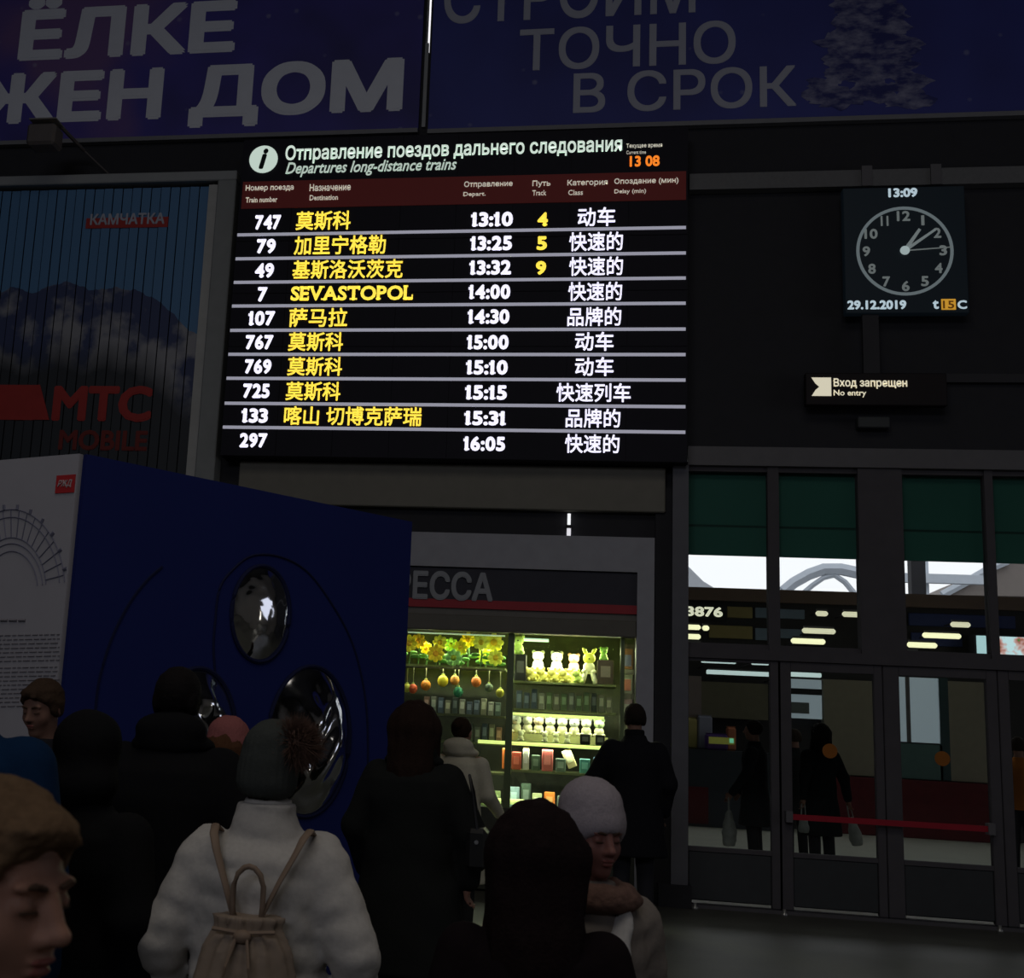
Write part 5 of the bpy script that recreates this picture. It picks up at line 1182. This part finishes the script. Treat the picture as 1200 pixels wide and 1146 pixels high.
MB().tube([(-.036, -.02, .31), (-.040, -.028, .36), (-.040, -.03, .41), (-.030, -.033, .440), (-.014, -.034, .456), (0, -.035, .460), (.014, -.034, .456), (.030, -.033, .440), (.040, -.03, .41), (.040, -.028, .36), (.036, -.02, .31)], .0075, 8).build('carry_handle', TAN2, bp_, True)
MB().tube([(-.083, -.055, .302), (0, -.065, .296), (.083, -.055, .302)], .006, 6).build('drawstring', TAN2, bp_)
for s in (-1, 1):
    MB().tube([(s*.03, -.025, .315), (s*.075, -.0, .42), (s*.108, .028, .49), (s*.124, .052, .530), (s*.133, .10, .548), (s*.132, .18, .52), (s*.125, .25, .46)], .0125, 8, flat=.4).build('shoulder_strap', TAN2, bp_, True)
    MB().tube([(s*.012, -.07, .296), (s*.03, -.108, .22), (s*.045, -.112, .13)], .0045, 6).build('cord_end', TAN2, bp_)


# 10 dark haired woman in front
person('woman with a big loose mass of black hair in the lower middle', 632, 2.75, 943, R(6), coat=(.012, .008, .009), hem=.8, hair='bigloose', haircol=(.014, .008, .008), sleeve=1.1, fat=1.05)
# 11 beanie person
BN, bs_, bhc = person('person in a pale grey knitted beanie and grey jacket, face turned right', 693, 3.15, 916, R(-142), skin=mat('skin_reddish', (.22, .095, .075), .55, var=.1), coat=(.22, .19, .165), hem=.7, hair=None, hat='beanie', hatcol=(.33, .29, .31), fine=.005, brow=True, headrot=(R(-6), 0, R(-8)), sleeve=1.15, puff=.008)
sc_ = Field((-.26, -.26, 1.34), (.26, .26, 1.62), .011); sc_.ell((0, .03, 1.485), (.125, .125, .035), .02).ell((0, .02, 1.45), (.155, .145, .04), .03).ell((0, .03, 1.53), (.075, .085, .06), .01, sub=True).disp(lambda q: wob(q, 45, .006)); sc_.mesh('scarf', mat('brown_fur_scarf', (.15, .085, .065), .95, scale=50, var=.4, bump=.3), BN)
sc_ = Field((-.2, .02, 1.22), (.2, .3, 1.46), .011); sc_.cap((-.04, .12, 1.42), (.03, .14, 1.30), .022, .045, .02, flat=(1, .6, 1)).disp(lambda q: wob(q, 30, .006)); tag(sc_.mesh('scarf_end', mat('white_scarf', (.50, .48, .46), .9, scale=50, bump=.2), BN), 'white scarf end')

# handbag of the woman in the big black coat
YB_ = 6.0; p = at(560, 985, YB_)
hb_ = thing('handbag', 'small black handbag hanging at the right side of the wide black coat', 'bag', (p[0], YB_, p[2]))
MB().box(-.05, .05, -.09, .09, -.13, .06, .02).build('bag_body', mat('black_leather', (.015, .015, .015), .4), hb_); MB().tube([(0, -.07, .05), (-.03, -.05, .22), (-.05, 0, .30), (-.03, .05, .22), (0, .07, .05)], .007, 6).build('strap', mat('black_leather', (.015, .015, .015), .4), hb_)
MB().lathe([(.01, 0), (.012, .008)], (0, -.094, 0), 8, 'y').build('clasp', mat('steel_clasp', (.6, .6, .6), .3, 1), hb_)

# people beyond the glass
def far(label, px_, Y, top, yaw, **k): return person(label, px_, Y, top, yaw, vox=.02, **k)[0]
YG = 16.2
f1 = far('person in a dark coat walking left beyond the first door pane with a pale bag', 884, YG, 839, R(70), arms=[((-.24, .03, 1.13), (-.22, .22, .88)), ((.24, .03, 1.13), (.22, .22, .88))], coat=(.02, .022, .025), hem=.5, haircol=(.02, .015, .012), S_=1.02)
f2 = far('person in a dark coat with long dark hair beyond the second door pane', 961, YG-.2, 840, R(25), arms=[((-.26, -.06, 1.13), (-.28, -.05, .88)), ((.27, -.06, 1.13), (.31, -.08, .88))], coat=(.015, .017, .018), hem=.45, hair='long', haircol=(.015, .012, .01), S_=1.02)
f3 = far('person in grey beyond the glass, half hidden by the first door joint', 931, YG+1.4, 848, R(15), coat=(.035, .035, .035), hem=.55, haircol=(.06, .04, .03), S_=.98)
f4 = far('worker in an orange vest at the right edge beyond the glass', 1192, YG+.8, 846, R(-20), coat=(.50, .16, .03), hem=.86, haircol=(.03, .02, .015), S_=1.0)
for t in (f1, f2, f3, f4): t.location.z = 0
WB_ = mat('pale_plastic_bag', (.36, .37, .34), .6, scale=12, var=.3)
def carrier(owner, hand, w_, h_, label, tilt=0):
    p = w_of(owner, hand); t = thing('carrier_bag', label, 'bag', (p[0], p[1], p[2]-.02), owner.rotation_euler.z); t.rotation_euler[1] = tilt
    g = Field((-.3, -.15, -.75), (.3, .15, .05), .014); z = -h_-.10; g.col([(z-h_, w_*.9, .07, 0, 0), (z-h_*.3, w_, .09, 0, 0), (z+h_*.4, w_*.7, .05, 0, 0), (z+h_*.8, w_*.35, .025, 0, 0)], .02, disp=lambda q: wob(q, 25, .010)); g.mesh('bag_body', WB_, t)
    MB().tube([(-.03, 0, z+h_*.7), (-.02, 0, .0), (.02, 0, .0), (.03, 0, z+h_*.7)], .008, 5).build('handle', WB_, t); return t
carrier(f1, (-.225, .26, .84), .12, .24, 'large pale carrier bag held low beyond the first door pane')
carrier(f2, (.315, -.08, .83), .07, .19, 'tilted white carrier bag at the right of the second door pane walker', R(-14))
carrier(f2, (-.285, -.05, .83), .05, .12, 'small pale bag at the left of the second door pane walker')
